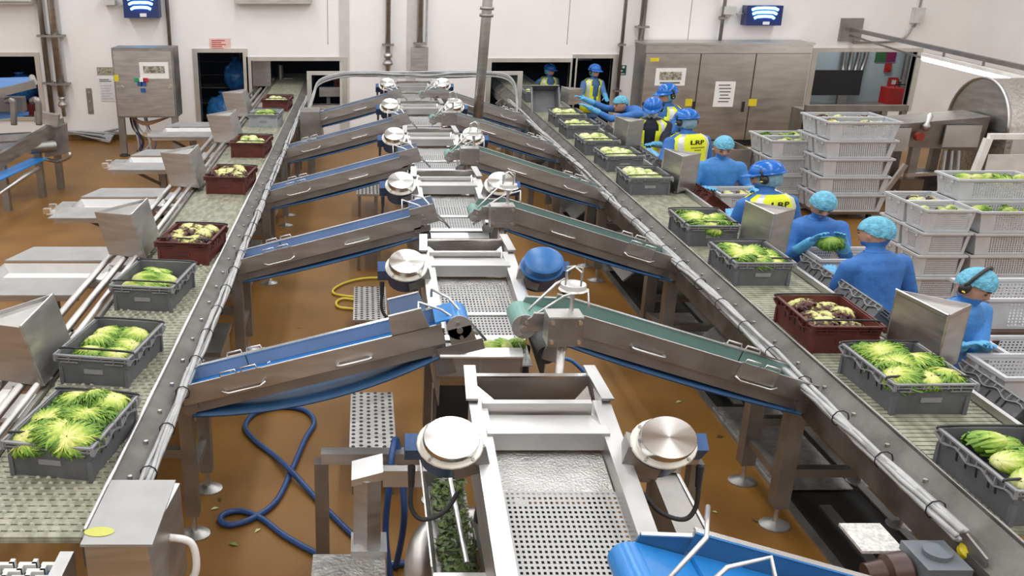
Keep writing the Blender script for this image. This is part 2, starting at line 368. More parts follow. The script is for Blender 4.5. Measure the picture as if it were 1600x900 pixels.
# ---- signs and small wall things
def sign(name, label, u0, v0, u1, v1, m, y=WY - .004, cat='sign'):
    a = aty(u0, v0, y); b = aty(u1, v1, y); x1 = aty(u1, v0, y).x
    t = thing(name, label, cat, ((a.x + x1) / 2, y, b.z)); w_ = (x1 - a.x) / 2; h = a.z - b.z
    MB().box((-w_, -.006, 0), (w_, 0, h)).build('sheet', m, t); t['w'] = w_; t['h'] = h; del t['w'], t['h']
    return t, w_, h
ink = mat('printed_ink', (.12, .11, .11), .7); ink_red = mat('red_ink', (.5, .05, .04), .7); ph = mat('printed_photo', (.13, .11, .06), .6, 0, .5, 25, col2=(.5, .48, .4))
def lines(t, w_, h, n, m, z0=.1, z1=.9, x0=-.8, x1=.8, y=-.0075):
    for i in range(n):
        z = h * (z0 + (z1 - z0) * (i + .5) / n); r_ = random.uniform(.55, 1)
        MB().box((w_ * x0, y, z - h * .25 / n * (z1 - z0)), (w_ * (x0 + (x1 - x0) * r_), y + .002, z + h * .25 / n * (z1 - z0))).build('text_line', m, t)
t, w_, h = sign('wall_notice', 'pink notice with red lettering above the left doorway', 327, 60, 360, 79, mat('pink_paper', (.8, .55, .48), .7)); lines(t, w_, h, 5, ink_red)
t, w_, h = sign('safety_sign', 'green exit sign between conduit and dark channel', 966, 102, 979, 117, mat('dark_green_sign', (.01, .06, .05), .5))
MB().prism([(-w_ * .6, -.0085, h * .25), (-w_ * .6, -.0085, h * .6), (w_ * .3, -.0085, h * .43)], (0, .002, 0)).build('arrow', paper, t); MB().box((-w_ * .7, -.0085, h * .08), (w_ * .7, -.0065, h * .16)).build('text_line', paper, t); MB().box((0, -.0085, h * .7), (w_ * .6, -.0065, h * .92)).build('running_figure', paper, t)
t, w_, h = sign('wall_notice', 'photo notice on the wall left of the control cabinet', 151, 105, 177, 117, mat('olive_paper', (.32, .33, .2), .6)); MB().box((-w_ * .9, -.008, h * .1), (-w_ * .1, -.006, h * .9)).build('picture', ph, t); MB().box((w_ * .1, -.008, h * .1), (w_ * .9, -.006, h * .9)).build('picture', ph, t)
t, w_, h = sign('record_sheet', 'white grid record sheet below the photo notice on the wall', 155, 123, 181, 158, mat('record_paper', (.72, .71, .71), .7)); lines(t, w_, h, 2, ink, .85, 1, -1, 1); lines(t, w_, h, 6, mat('faint_ink', (.55, .56, .6), .7), .05, .75, -.9, .9)
t, w_, h = sign('hinge_plate', 'dark steel bracket plate fixed to bare white wall', 134, 138, 143, 178, steel_d, cat='plate')
for z in (.15, .5, .85): MB().cyl((0, -.006, h * z), (0, -.02, h * z), .018, n=8).build('bolt', steel, t)
# blue insect killers
uv = mat('blue_translucent_plastic', (.005, .02, .12), .25, 0, .1)
def fly(label, u0, v0, u1, v1):
    y = WY - .3; a = aty(u0, v0, y); b_ = aty(u1, v1, y); x1 = aty(u1, v0, y).x; w_ = (x1 - a.x) / 2; h = a.z - b_.z
    t = thing('insect_killer', label, 'insect killer', ((a.x + x1) / 2, y, b_.z))
    m = MB(); m.hexa([(-w_ * .97, 0, 0), (w_ * .97, 0, 0), (w_ * .97, .29, 0), (-w_ * .97, .29, 0), (-w_, .04, h), (w_, .04, h), (w_ * .98, .29, h), (-w_ * .98, .29, h)]); m.build('housing', uv, t)
    gl = mat('uv_glow', (.3, .7, 1), .4, emit=(.12, .5, 1, 9))
    for k, f in enumerate((.55, .66, .72)):
        z = h * (.42 + k * .21); MB().tube([(-w_ * f, .005 + z * .1, z - .02), (-w_ * f * .7, -.015 + z * .1, z + .012), (0, -.02 + z * .1, z + .02), (w_ * f * .7, -.015 + z * .1, z + .012), (w_ * f, .005 + z * .1, z - .02)], .026, 8).build('glow_slot', gl, t, True)
    MB().box((-w_ * .06, -.012, h * .05), (w_ * .3, 0, h * .2)).build('sticker', paper, t)
    MB().box((-w_ - .42, .1, h * .55), (-w_ - .18, .29, h * .95)).build('power_box', mat('grey_box', (.6, .58, .56), .5), t)
    MB().tube(spline([(-w_ - .18, .2, h * .7), (-w_ - .1, .18, h * .5), (-w_, .2, h * .6)]), .012, 6).build('cable', cable_m, t)
fly('glowing blue insect killer above the left control cabinet', 190, -8, 246, 28)
fly('glowing blue insect killer above the large steel cabinet', 1169, 9, 1226, 40)
# screen at the top edge
a = aty(370, -25, WY - .25); b_ = aty(486, 6, WY - .25)
t = thing('wall_screen', 'steel framed display with magenta picture at the top', 'screen', (0, WY - .25, b_.z)); x0 = aty(366, 6, WY - .25).x; x1 = b_.x; zt = a.z - b_.z
MB().box((x0, 0, 0), (x1, .24, zt)).build('case', steel, t)
MB().box((x0 + .1, -.012, .1), (x1 - .1, 0, zt - .1)).build('display', mat('display_picture', (.012, .01, .012), .25, 0, .3, 1.5, col2=(.35, .02, .12)), t)
t = thing('air_unit', 'pale wall box at the top left corner', 'box', (aty(25, 6, WY).x, WY - .3, aty(25, 6, WY - .3).z)); MB().box((-.6, 0, 0), (.42, .3, .35)).build('case', mat('beige_box', (.6, .56, .5), .5), t); MB().box((-.6, -.01, .02), (.42, 0, .05)).build('vent_slot', steel_d, t)
# ---- left control cabinet on legs
YC = 17.2
a = aty(176, 75, YC); b_ = aty(268, 184, YC); x0 = aty(178, 130, YC).x; x1 = aty(273, 130, YC).x
c = thing('control_cabinet', 'grey steel control cabinet on legs against the left back wall', 'cabinet', ((x0 + x1) / 2, YC, 0)); hw = (x1 - x0) / 2
MB().box((-hw, .02, b_.z), (hw, .55, a.z)).build('body', steel_d, c)
d_ = MB().box((-hw + .03, -.01, b_.z + .03), (hw - .03, .02, a.z - .06)).build('door', steel, c)
for k, (u, v) in enumerate(((214, 125), (222, 125), (228, 125), (219, 131), (225, 131), (224, 141))):
    q = aty(u, v, YC); MB().box((q.x - c.location.x - .045, -.03, q.z - .04), (q.x - c.location.x + .045, -.01, q.z + .04)).build('button', [mat('green_button', (.02, .3, .12), .4), paper, mat('red_button', (.5, .02, .05), .4), mat('blue_button', (.02, .1, .3), .4)][min(k, 3)], d_)
q = aty(183, 122, YC); MB().box((q.x - c.location.x - .05, -.02, q.z - .06), (q.x - c.location.x + .03, -.01, q.z + .06)).build('warning_sticker', yellow, d_)
q = aty(241, 110, YC); sh = MB().box((q.x - c.location.x - .27, -.018, q.z - .15), (q.x - c.location.x + .27, -.01, q.z + .15)).build('posted_sheet', paper, d_)
MB().box((q.x - c.location.x - .2, -.022, q.z - .05), (q.x - c.location.x + .2, -.018, q.z + .08)).build('picture', ph, d_)
for u, v in ((190, 137), (266, 135)):
    q = aty(u, v, YC); MB().cyl((q.x - c.location.x, -.03, q.z), (q.x - c.location.x, -.01, q.z), .04, n=10).build('lock', steel_p, d_)
for xx in (-hw + .06, hw - .06):
    MB().box((xx - .06, .03, .05), (xx + .06, .12, b_.z)).build('leg', steel_d, c); MB().lathe((xx, .075, 0), (0, 0, 1), [(0, .1), (.02, .1), (.05, .03)], 12).build('foot', rubber, c)
for k in range(7):
    x_ = -hw + .15 + random.random() * .35; MB().tube(spline([(x_, .3, b_.z), (x_ + .05, .28, .5), (x_ + random.uniform(.05, .25), .25, .25), (x_ + .1, .25, .05)]), .018, 6).build('cable', [cable_m, black, mat('violet_cable', (.12, .1, .2), .5)][k % 3], c)
for k in range(4): MB().tube(spline([(-hw + .2, .3, b_.z - .03), (-.1, .25, b_.z - .12 - .02 * k), (hw - .2, .3, b_.z - .03)]), .016, 6).build('cable', [cable_m, mat('orange_cable', (.5, .2, .05), .5)][k % 2], c)
# cable tray low on the wall, with white cables
t = thing('cable_tray', 'low tray of loose white cables along the left wall base', 'cable tray', (0, WY - .2, .06)); x0 = aty(110, 222, WY).x; x1 = aty(192, 222, WY).x
MB().box((x0, 0, .08), (x1, .16, .11)).build('tray', steel_d, t)
for k in range(5):
    MB().tube(spline([(x0, .05, .14), (x0 + .5, .02 - .1 * (k % 2), .13 - .03 * k), (x0 + 1, -.1 * k, .08 - .02 * k), (x1 - .3, 0, .14 - .02 * k), (x1, .05, .2)]), .018, 6).build('cable', cable_m, t)
# ---- large three door cabinet
YC = 18.25; x0 = aty(1003, 140, YC).x; x1 = aty(1259, 140, YC).x; zt = aty(1130, 70, YC).z
c = thing('steel_cabinet', 'large three-door stainless cabinet standing against the back wall', 'cabinet', ((x0 + x1) / 2, YC, 0)); hw = (x1 - x0) / 2
MB().box((-hw, .03, .12), (hw, .72, zt)).build('body', steel_d, c)
MB().box((-hw, -.02, zt - .16), (hw, .03, zt)).build('top_rail', steel, c); MB().box((-hw - .03, -.04, zt), (hw + .03, .72, zt + .04)).build('roof', steel, c)
MB().box((-hw + .02, .06, 0), (hw - .02, .68, .12)).build('plinth', black, c)
dw = 2 * hw / 3
for k in range(3):
    d_ = MB().box((-hw + k * dw + .012, -.015, .14), (-hw + (k + 1) * dw - .012, .03, zt - .17)).build('door', mat('warm_brushed_steel', (.5, .47, .43), .42, 1, .1, 2, .05, 100, (1, 1, 5)), c)
    xr = -hw + (k + 1) * dw if k < 2 else -hw + k * dw
    if k < 2:
        q = aty(1070 if k == 0 else 1172, 160, YC); MB().box((xr - .05 - (.1 if k else 0), -.05, q.z - .18), (xr - (.1 if k else 0) - .005, -.015, q.z + .02)).build('handle', black, d_)
        MB().box((xr + (-.02 if k else -.2), -.022, q.z - .07), (xr + (.14 if k else -.06), -.015, q.z + .07)).build('warning_sticker', yellow, d_)
    if k == 0:
        q = aty(1047, 120, YC); X = q.x - c.location.x; MB().box((X - .3, -.025, q.z - .17), (X + .3, -.015, q.z + .17)).build('posted_sheet', paper, d_)
        MB().box((X - .22, -.029, q.z - .06), (X + .22, -.025, q.z + .1)).build('picture', ph, d_); MB().box((-hw + .1, -.02, zt - .32), (-hw + .27, -.015, zt - .25)).build('warning_sticker', yellow, d_)
        MB().box((X - .2, -.029, q.z - .13), (X + .2, -.025, q.z - .1)).build('text_line', ink, d_)
    if k == 1:
        q = aty(1131, 147, YC); X = q.x - c.location.x; MB().box((X - .2, -.025, q.z - .25), (X + .2, -.015, q.z + .25)).build('posted_sheet', paper, d_)
        for i in range(6): MB().box((X - random.uniform(.08, .15), -.029, q.z + .17 - i * .065), (X + random.uniform(.08, .15), -.025, q.z + .19 - i * .065)).build('text_line', ink, d_)
# ---- strip lamp on a wall arm
p0 = aty(1328, 45, WY); P1 = Vector((p0.x + 2.9, WY - 4.6, p0.z - .5))
def onarm(f): return p0.lerp(P1, f)
YL = 13.6; e0 = aty(1330, 46, WY - .05); e1 = aty(1610, 108, YL)
t = thing('arm_lamp', 'fluorescent strip lamp slung under a long wall bracket arm', 'lamp', e0)
v = e1 - e0
MB().box((-.22, -.02, -.22), (.22, .05, .22)).build('wall_plate', steel_d, t)
MB().bar((0, -.02, 0), v, .07, .07).build('arm', steel_d, t); MB().bar((0, -.02, -.12), v * .55 + Vector((0, 0, -.22)), .03, .03).build('stay', steel_d, t)
l0 = v * .5 + Vector((0, 0, -.2)); l1 = v * 1.0 + Vector((0, 0, -.2)); dz = Vector((0, 0, .06))
MB().bar(l0 + dz, l1 + dz, .14, .06).build('lamp_body', mat('lamp_white', (.8, .78, .74), .4), t)
MB().cyl(l0, l1, .055, n=12).build('tube', mat('lamp_tube', (1, 1, 1), .4, var=0, emit=(1, .96, .9, 12)), t, True)
for f in (.6, .8): MB().bar(v * f, v * f + Vector((0, 0, -.16)), .03, .03).build('hanger', steel_d, t)
q = aty(1436, 20, WY - .1); t = thing('conduit_switch', 'bent conduit with white switch above the lamp arm', 'switch', q)
MB().box((-.1, -.04, -.2), (.1, .1, .1)).build('switch_box', mat('grey_box', (.6, .58, .56)), t); MB().tube(spline([(.05, .05, 3), (.02, .05, .1), (-.05, .05, -.3), (-.3, .05, -.55), (-1.2, .05, -.58)]), .022, 8).build('conduit', steel_d, t, True)
# ================================================================ main sorting conveyors
ZB = 1.12; PER = 2.453
belt_m = mat('beige_modular_belt', (.2, .2, .14), .4, 0, .16, 7, .1, 90, (3, 1, 1), col2=(.36, .355, .265))
def belt_rows(x0, x1, y0, y1, pitch=.05):
    m = MB(); n = int((y1 - y0) / pitch)
    m.box((x0, y0, ZB - .03), (x1, y1, ZB - .014))
    for i in range(n):
        y = y0 + i * pitch; m.box((x0 + .005, y + .004, ZB - .014), (x1 - .005, y + pitch - .006, ZB))
    return m
def knobs(x0, x1, y0, y1, px, py):   # raised studs on the nearest part of the belt
    m = MB(); j = 0; y = y0
    while y < y1:
        x = x0 + .02 + (px / 2 if j % 2 else 0)
        while x < x1 - .02:
            m.hexa([(x - .012, y - .008, ZB), (x + .012, y - .008, ZB), (x + .012, y + .008, ZB), (x - .012, y + .008, ZB), (x - .007, y - .004, ZB + .008), (x + .007, y - .004, ZB + .008), (x + .007, y + .004, ZB + .008), (x - .007, y + .004, ZB + .008)])
            x += px
        y += py; j += 1
    return m
def leg(t, x, y, top, wd=.085, name='leg'):
    o = MB().box((x - wd / 2, y - wd / 2, .16), (x + wd / 2, y + wd / 2, top)).build(name, steel_d, t)
    m = MB(); m.cyl((x, y, .02), (x, y, .17), .016, n=8); m.lathe((x, y, 0), (0, 0, 1), [(0, .085), (.012, .085), (.022, .05), (.035, .025)], 16, 1.2); m.build('levelling_foot', steel, o, 30)
def bundle(t, x, y0, y1, n, r, spread, hang=()):
    random.seed(int(x * 100) + 11)
    for c in range(n):
        pts = []; y = y0; ph = random.random() * 6
        while y < y1:
            a = ph + y * 1.3; pts.append((x + math.cos(a) * spread + random.uniform(-1, 1) * spread * .3, y, ZB + .0 + math.sin(a) * spread + random.uniform(-.3, .3) * spread)); y += .22
        MB().tube(pts, r, 6).build('cable', cable_m, t, True)
    y = y0 + .2
    while y < min(y1, y0 + 9):
        MB().tube([(x + math.cos(q) * (spread + r * 1.6), y, ZB + math.sin(q) * (spread + r * 1.6)) for q in np.linspace(0, 6.28, 10)[:-1]], .004, 4, True).build('cable_tie', black, t)
        y += .45
XL0, XL1 = -1.90, -1.25; XR0, XR1 = 2.89, 3.58
# ---- left
L = thing('sorting_conveyor', 'left long sorting conveyor with beige modular belt and grey cable bundle', 'conveyor', (0, 0, 0))
stuff(belt_rows(XL0, XL1, 3.4, WY + 2.2).build('belt', belt_m, L))
stuff(knobs(XL0, XL1, 3.45, 7.5, .055, .05).build('belt_stud', mat('belt_stud', (.4, .4, .31), .4), L))
m = MB(); m.box((XL1, 3.35, ZB - .12), (XL1 + .012, WY + 2, ZB + .035)); m.hexa([(XL1 + .012, 3.75, ZB + .02), (-1.13, 3.75, ZB - .04), (-1.13, WY + 2, ZB - .04), (XL1 + .012, WY + 2, ZB + .02), (XL1 + .012, 3.75, ZB + .03), (-1.125, 3.75, ZB - .03), (-1.125, WY + 2, ZB - .03), (XL1 + .012, WY + 2, ZB + .03)]); m.box((-1.14, 3.75, ZB - .16), (-1.128, WY + 2, ZB - .035)); m.build('side_rail', stain, L)
MB().cyl((XL1 + .004, 3.4, ZB + .04), (XL1 + .004, WY + 2, ZB + .04), .012, n=8).build('edge_rod', steel_b, L, True)
for k in range(24): MB().cyl((-1.17, 3.9 + k * .35, ZB - .02), (-1.17, 3.9 + k * .35, ZB + .01), .012, n=6).build('rail_bolt', steel_b, L)
m = MB(); m.box((XL0 - .03, 3.35, ZB - .12), (XL0, WY + 2, ZB + .03)); m.build('side_rail', steel_d, L)
for xx, zz, rr in ((-1.95, ZB + .05, .022), (-2.07, ZB + .02, .028), (-2.24, ZB - .02, .028)):
    MB().cyl((xx, 3.3 if xx > -2 else 4.2, zz), (xx, WY - .6, zz), rr, n=10).build('guide_rod', steel, L, True)
for k in range(12):
    y = 4.6 + k * 1.2; MB().bar((-2.26, y, ZB - .08), (XL0, y, ZB - .08), .05, .05).build('rod_bracket', steel_d, L)
for k in range(6):
    y = 5.0 + k * PER
    for dy in (0, .54): leg(L, -1.11, y + dy, .99 if dy == 0 else 1.0)
    for dy in (0, .54): leg(L, -2.0, y + dy, 1.0)
    MB().bar((-1.11, y + .03, .42), (-1.11, y + .53, .42), .05, .05).build('leg_brace', steel_d, L)
    MB().bar((-1.12, y - .0, .62), (-1.98, y - .0, .62), .05, .06).build('cross_bar', steel_d, L)
    MB().bar((-1.12, y + .54, .62), (-1.98, y + .54, .62), .05, .06).build('cross_bar', steel_d, L)
    MB().bar((-1.1, y + .5, .96), (-1.0, y + .5, .9), .05, .05).build('strut', steel_d, L)
    if k < 4:
        for y2, zz in ((y + .75, .62), (y + 1.5, .6)):
            b = MB(); b.box((-1.95, y2, zz), (-1.13, y2 + .62, zz + .04)); b.box((-1.93, y2 + .03, zz - .2), (-1.15, y2 + .59, zz)); b.build('scrap_pan', steel, L)
m = MB(); m.hexa([(-1.2, 3.24, .7), (-.9, 3.24, .7), (-.88, 3.74, .7), (-1.19, 3.74, .7), (-1.2, 3.24, 1.19), (-.93, 3.25, 1.19), (-.88, 3.72, 1.2), (-1.18, 3.74, 1.2)]); bx = m.build('drive_cover', steel, L)
MB().box((-1.215, 3.235, 1.19), (-.905, 3.745, 1.203)).build('cover_lid', steel_t, bx)
q = atz(155, 831, 1.204); MB().lathe(q, (0, 0, 1), [(0, .035), (.002, .035)], 14, 1.9).build('yellow_patch', mat('yellow_mark', (.5, .5, .1), .6), bx)
MB().tube(spline([(-.9, 3.5, 1.05), (-.8, 3.52, 1.0), (-.79, 3.5, .85), (-.88, 3.5, .76)]), .018, 8).build('cable', mat('white_cable', (.7, .68, .66), .5), bx, True)
# white transfer belt in front of the beige one
t = thing('transfer_belt', 'white slotted modular belt at the near left corner', 'belt', (0, 0, 0)); m = MB(); j = 0; y = 2.75
m.cm = 1; m.box((XL0 - .15, 2.7, 1.02), (XL1 - .08, 3.3, 1.05)); m.cm = 0
while y < 3.26:
    x = XL0 - .15 + (.05 if j % 2 else 0)
    while x < XL1 - .12: m.box((x, y, 1.05), (x + .075, y + .022, 1.09)); m.box((x + .055, y + .01, 1.05), (x + .075, y + .045, 1.09)); x += .1
    y += .045; j += 1
m.build('belt', [mat('white_belt_plastic', (.62, .62, .58), .4), dark], t); m = MB(); m.box((XL1 - .08, 2.7, .95), (XL1 - .02, 3.3, 1.12)); m.build('side_rail', steel_b, t); m = MB(); m.box((XL1 - .12, 2.7, .9), (XL1 - .09, 3.3, 1.06)); m.build('wear_strip', blue_paint, t)
bundle(L, -1.085, 3.74, 17.5, 6, .013, .022)
# ---- right
Rr = thing('sorting_conveyor', 'right long sorting conveyor worked by the staff, cables tied along its side', 'conveyor', (0, 0, 0))
stuff(belt_rows(XR0, XR1, 3.45, WY + 2.2, .045).build('belt', belt_m, Rr))
m = MB(); m.box((XR0 - .014, 3.0, ZB - .16), (XR0, WY + 2, ZB + .04)); m.hexa([(2.74, 3.0, ZB - .1), (XR0 - .014, 3.0, ZB + .02), (XR0 - .014, WY + 2, ZB + .02), (2.74, WY + 2, ZB - .1), (2.745, 3.0, ZB - .09), (XR0 - .014, 3.0, ZB + .03), (XR0 - .014, WY + 2, ZB + .03), (2.745, WY + 2, ZB - .09)]); m.box((2.735, 3.0, ZB - .24), (2.747, WY + 2, ZB - .09)); m.build('side_rail', stain, Rr)
MB().cyl((XR0 - .006, 3.0, ZB + .045), (XR0 - .006, WY + 2, ZB + .045), .008, n=8).build('edge_rod', steel_d, Rr, True)
for k in range(24): MB().cyl((2.82, 3.9 + k * .35, ZB - .05), (2.82, 3.9 + k * .35, ZB - .01), .012, n=6).build('rail_bolt', steel_b, Rr)
m = MB(); m.box((XR1, 3.0, ZB - .14), (XR1 + .03, WY + 2, ZB + .05)); m.build('side_rail', steel_b, Rr)
MB().box((XR1 + .03, 3.0, ZB - .5), (XR1 + .42, 15.2, ZB - .47)).build('work_shelf', steel_d, Rr)
for k in range(6):
    y = 5.1 + k * PER
    for dy in (0, .54): leg(Rr, 2.75, y + dy, .99, .1)
    for dy in (0, .54): leg(Rr, 3.6, y + dy, 1.0, .1)
    MB().bar((2.75, y + .05, .36), (2.75, y + .5, .36), .06, .06).build('leg_brace', steel_d, Rr)
    MB().bar((2.76, y, .42), (3.6, y, .42), .06, .06).build('cross_bar', steel_d, Rr); MB().bar((2.76, y + .54, .5), (3.6, y + .54, .5), .06, .06).build('cross_bar', steel_d, Rr)
    MB().bar((2.72, y + .5, .98), (2.62, y + .5, .9), .06, .06).build('strut', steel_d, Rr)
    MB().plate((2.78, y + .95, .95), (3.55, y + .95, .25), (2.78, y + 1.6, .95), .02).build('scrap_chute', steel_d, Rr)
    MB().plate((2.85, y - .75, .25), (3.5, y - .75, .85), (2.85, y - .2, .25), .02).build('scrap_chute', steel_d, Rr) if k else None
bundle(Rr, 2.70, 3.42, 17.0, 8, .014, .026)
g = MB(); gx = 2.52; g.box((gx - .02, 3.3, .86), (gx + .18, 3.52, 1.02)); g.cyl((gx + .08, 3.41, 1.02), (gx + .08, 3.41, 1.045), .06, n=20); g.hexa([(gx - .04, 3.28, .78), (gx + .2, 3.28, .78), (gx + .2, 3.54, .78), (gx - .04, 3.54, .78), (gx - .02, 3.3, .86), (gx + .18, 3.3, .86), (gx + .18, 3.52, .86), (gx - .02, 3.52, .86)]); gm = g.build('gearbox', mat('grey_gearbox_paint', (.13, .145, .16), .45, 0, .15), Rr)
MB().lathe((gx - .02, 3.42, .93), (-1, 0, -.12), [(0, .07), (.02, .09), (.1, .085), (.12, .06), (.2, .05)], 16).build('motor_cap', mat('brown_cap', (.06, .03, .025), .35), gm, 30)
MB().box((gx - .2, 3.5, .96), (gx + .0, 3.72, .975)).build('cover_plate', mat('speckled_plate', (.55, .53, .5), .6, 0, .25, 60), gm)
m = MB(); m.prism([(gx + .22, 3.3, .85), (gx + .22, 3.3, 1.08), (gx + .22, 3.55, 1.12), (gx + .22, 3.6, .85)], (.012, 0, 0)); m.build('bracket', steel_d, gm)
MB().lathe((gx + .24, 3.45, 1.0), (.1, -.5, .8), [(0, .04), (.03, .045), (.05, .03)], 14).build('yellow_knob', yellow, gm, 30)
t = thing('transfer_belt', 'white slotted modular belt at the near right corner', 'belt', (0, 0, 0)); m = MB(); j = 0; y = 2.8
m.cm = 1; m.box((XR0 + .05, 2.8, 1.02), (XR1, 3.36, 1.05)); m.cm = 0
while y < 3.34:
    x = XR0 + .05 + (.05 if j % 2 else 0)
    while x < XR1 - .08: m.box((x, y, 1.05), (x + .075, y + .022, 1.09)); m.box((x + .055, y + .01, 1.05), (x + .075, y + .045, 1.09)); x += .1
    y += .045; j += 1
m.build('belt', [mat('white_belt_plastic', (.62, .62, .58)), dark], t); MB().box((XR0 + .02, 2.8, .98), (XR0 + .05, 3.36, 1.1)).build('side_rail', steel, t)
# ---- drain beside the right conveyor
t = thing('floor_drain', 'open dark drain channel with steel kerbs beside the right conveyor', 'drain', (2.92, 4, 0))
MB().box((.06, -2, .001), (.62, 14, .006)).build('pit', dark, t); MB().box((0, -2, 0), (.06, 14, .02)).build('kerb', steel, t); MB().box((.62, -2, 0), (.68, 14, .02)).build('kerb', steel_d, t)
chq = mat('chequer_plate', (.36, .345, .33), .5, .9, .2, 14, .7, 45)
for k, (y0, y1) in enumerate(((1.5, 2.75), (3.9, 4.9), (6.3, 7.4), (9, 10.5))): MB().box((.02, y0, .02), (.56, y1, .03)).build('cover_plate', chq, t)
for y0, y1 in ((-.8, 1.3), (2.8, 3.85)): MB().box((.22, y0, .01), (.3, y1, .03)).build('centre_bar', steel_b, t)
# ================================================================ inclined feed conveyors
def ordl(k): return ['nearest', 'second', 'third', 'fourth', 'fifth', 'sixth'][k]
reflect_b = mat('blue_belt_reflection', (.26, .33, .45), .35, .4, .06, 3); reflect_g = mat('green_belt_reflection', (.24, .33, .31), .3, .5, .06, 3); reflect_n = mat('plain_grey_panel_strip', (.42, .43, .45), .35, .8, .06, 3)  # colours carry the belt's reflection on the steel side panels
def incline(side, k, label):
    y0 = 4.93 + PER * k; W = .28 if k >= 0 else .42
    if k < 0: y0 -= .14
    if side < 0: A = Vector((-1.13, 0, 1.105)); B = Vector((.46, 0, 1.525))
    else: A = Vector((2.78, 0, 1.115)); B = Vector((1.2, 0, 1.61))
    e = (B - A).normalized(); L_ = (B - A).length; n = Vector((-e.z, 0, e.x)) if side < 0 else Vector((e.z, 0, -e.x))
    t = thing('feed_conveyor', label, 'conveyor', (A.x, y0, 0)); O = Vector((A.x, 0, 0))
    def P(s, yy, h): q = A + e * s + n * h - O; return Vector((q.x, yy, q.z))
    def slab(s0, s1, ya, yb, h0, h1, m=None):
        m = m or MB(); return m.hexa([P(s0, ya, h0), P(s1, ya, h0), P(s1, yb, h0), P(s0, yb, h0), P(s0, ya, h1), P(s1, ya, h1), P(s1, yb, h1), P(s0, yb, h1)])
    bm_ = blue_belt if side < 0 or k < 0 else green_belt
    tint_ = reflect_n if k >= 3 else (reflect_b if side < 0 or k < 0 else reflect_g)
    if k < 0: tint_ = mat('deep_blue_reflection', (.03, .12, .26), .35, .1, .06, 3)
    Ln = L_
    hero = (k == 0 and side < 0); bot = slab(0, Ln - .02, .012, W - .012, -.10, -.085).build('belt', bm_, t); dh = -.05 if side < 0 else -.17; ds = .1 if hero else (.2 if side > 0 else .04); dr_ = .07 if hero or k <= 0 else .05
    slab(Ln - .03, Ln + ds, .012, W - .012, dh + dr_ - .012, dh + dr_ - .002).build('belt_nose', bm_, t)
    slab(0, Ln, 0, .012, -.125, 0).build('side_panel', steel_d if side > 0 and k <= 1 else steel, t)
    slab(0, Ln, W - .012, W, -.125, 0).build('side_panel', steel, t)
    slab(0, Ln, W - .016, W - .0125, -.082, -.004).build('reflection_strip', tint_, t)  # thin added strip, belt reflection put into its colour
    slab(0, Ln, W - .02, W + .012, 0, .008).build('top_flange', steel_p, t); slab(0, Ln, -.004, .012, 0, .004).build('top_flange', steel_b, t)
    slab(.01, Ln - .02, .03, W - .03, -.2, -.125).build('bed_frame', steel_d, t)
    # sagging return belt
    sag = .1 if (side < 0 and k == 0) else .025
    m = MB(); N = 14; vs_ = []; 
    for i in range(N + 1):
        f = i / N; h = -.2 - 4 * sag * f * (1 - f)
        for hh in (0, -.012 - (.0)):
            for yy in (-.0, W - .0): vs_.append(P(.02 + f * (Ln - .06), yy, h + hh))
    fs = []
    for i in range(N):
        a = i * 4; b_ = a + 4; fs += [(a, a + 1, b_ + 1, b_), (a + 2, b_ + 2, b_ + 3, a + 3), (a, b_, b_ + 2, a + 2), (a + 1, a + 3, b_ + 3, b_ + 1)]
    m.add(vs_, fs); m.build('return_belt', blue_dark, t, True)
    # tail roller, head drum
    MB().cyl(P(.02, .015, -.15), P(.02, W - .015, -.15), .055, n=14).build('tail_roller', steel_d, t, 40)
    hd = MB().cyl(P(Ln + ds, .02, dh), P(Ln + ds, W - .02, dh), dr_, n=20).build('head_drum', bm_, t, 40)
    MB().cyl(P(Ln + ds, .004, dh), P(Ln + ds, .016, dh), dr_ + .006, n=20).build('drum_end_plate', steel_t, hd, 40)
    m = MB(); m.prism([P(Ln + ds - dr_, .004, dh), P(Ln + ds + dr_, .004, dh), P(Ln + ds + dr_ + .02, .004, dh - .15), P(Ln + ds - dr_, .004, dh - .15)], (0, .01, 0)); m.build('end_bracket', steel, hd) if hero else None
    for q in range(3): MB().cyl(P(Ln + ds, -.008, dh + .03 - .045 * q), P(Ln + ds, .004, dh + .03 - .045 * q), .012 if q != 1 else .02, n=8).build('bolt', steel_b, hd)
    slab(Ln - .06, Ln + ds + (.12 if hero else .04), .0, .008, -.22 if hero else -.16, -.15 if hero else -.11).build('drum_arm', steel_d, hd)
    # raised guards at the head
    gh = .1 if k != 0 or side > 0 else .13
    for ya, yb in ((-.004, .006), (W - .006, W + .004)):
        m = MB(); dy = yb - ya
        s0_, s1_, h0_, h1_ = (Ln - .3, Ln - .07, .0, .13) if hero else ((Ln - .02, Ln + .2, -.17, -.02) if side > 0 else (Ln - .07, Ln + .17, -.1, .06))
        fl = .05 if side > 0 else 0; m.prism([P(s0_, ya, h0_ + fl), P(s1_, ya, h0_ - fl * .6), P(s1_ - .02, ya, h1_ - fl), P(s0_ + .01, ya, h1_)], (0, dy, 0)); m.build('head_guard', steel if ya < .1 else tint_, t)
        MB().bar(P(s0_ + .01, (ya + yb) / 2, h1_), P(s1_ - .02, (ya + yb) / 2, h1_ - fl), .022, .006).build('guard_flange', steel_b, t)
    # wire guard
    a_ = P(Ln - .02, W, gh * .6); b_ = P(Ln + .24, .12, -.22); MB().tube([a_, a_ + Vector((0, 0, .05)), P(Ln + .08, W * .5, .1), b_], .009, 8).build('guard_wire', steel_b, t, True)
    a_ = P(Ln - .12, 0, gh * .5); MB().tube([a_, P(Ln - .1, W * .3, .14), P(Ln + .02, W * .3, .06), P(Ln + .2, -.0, -.12)], .009, 8).build('guard_wire', steel_b, t, True)
    # hinged splice with latches on both sides
    s0 = Ln * .24
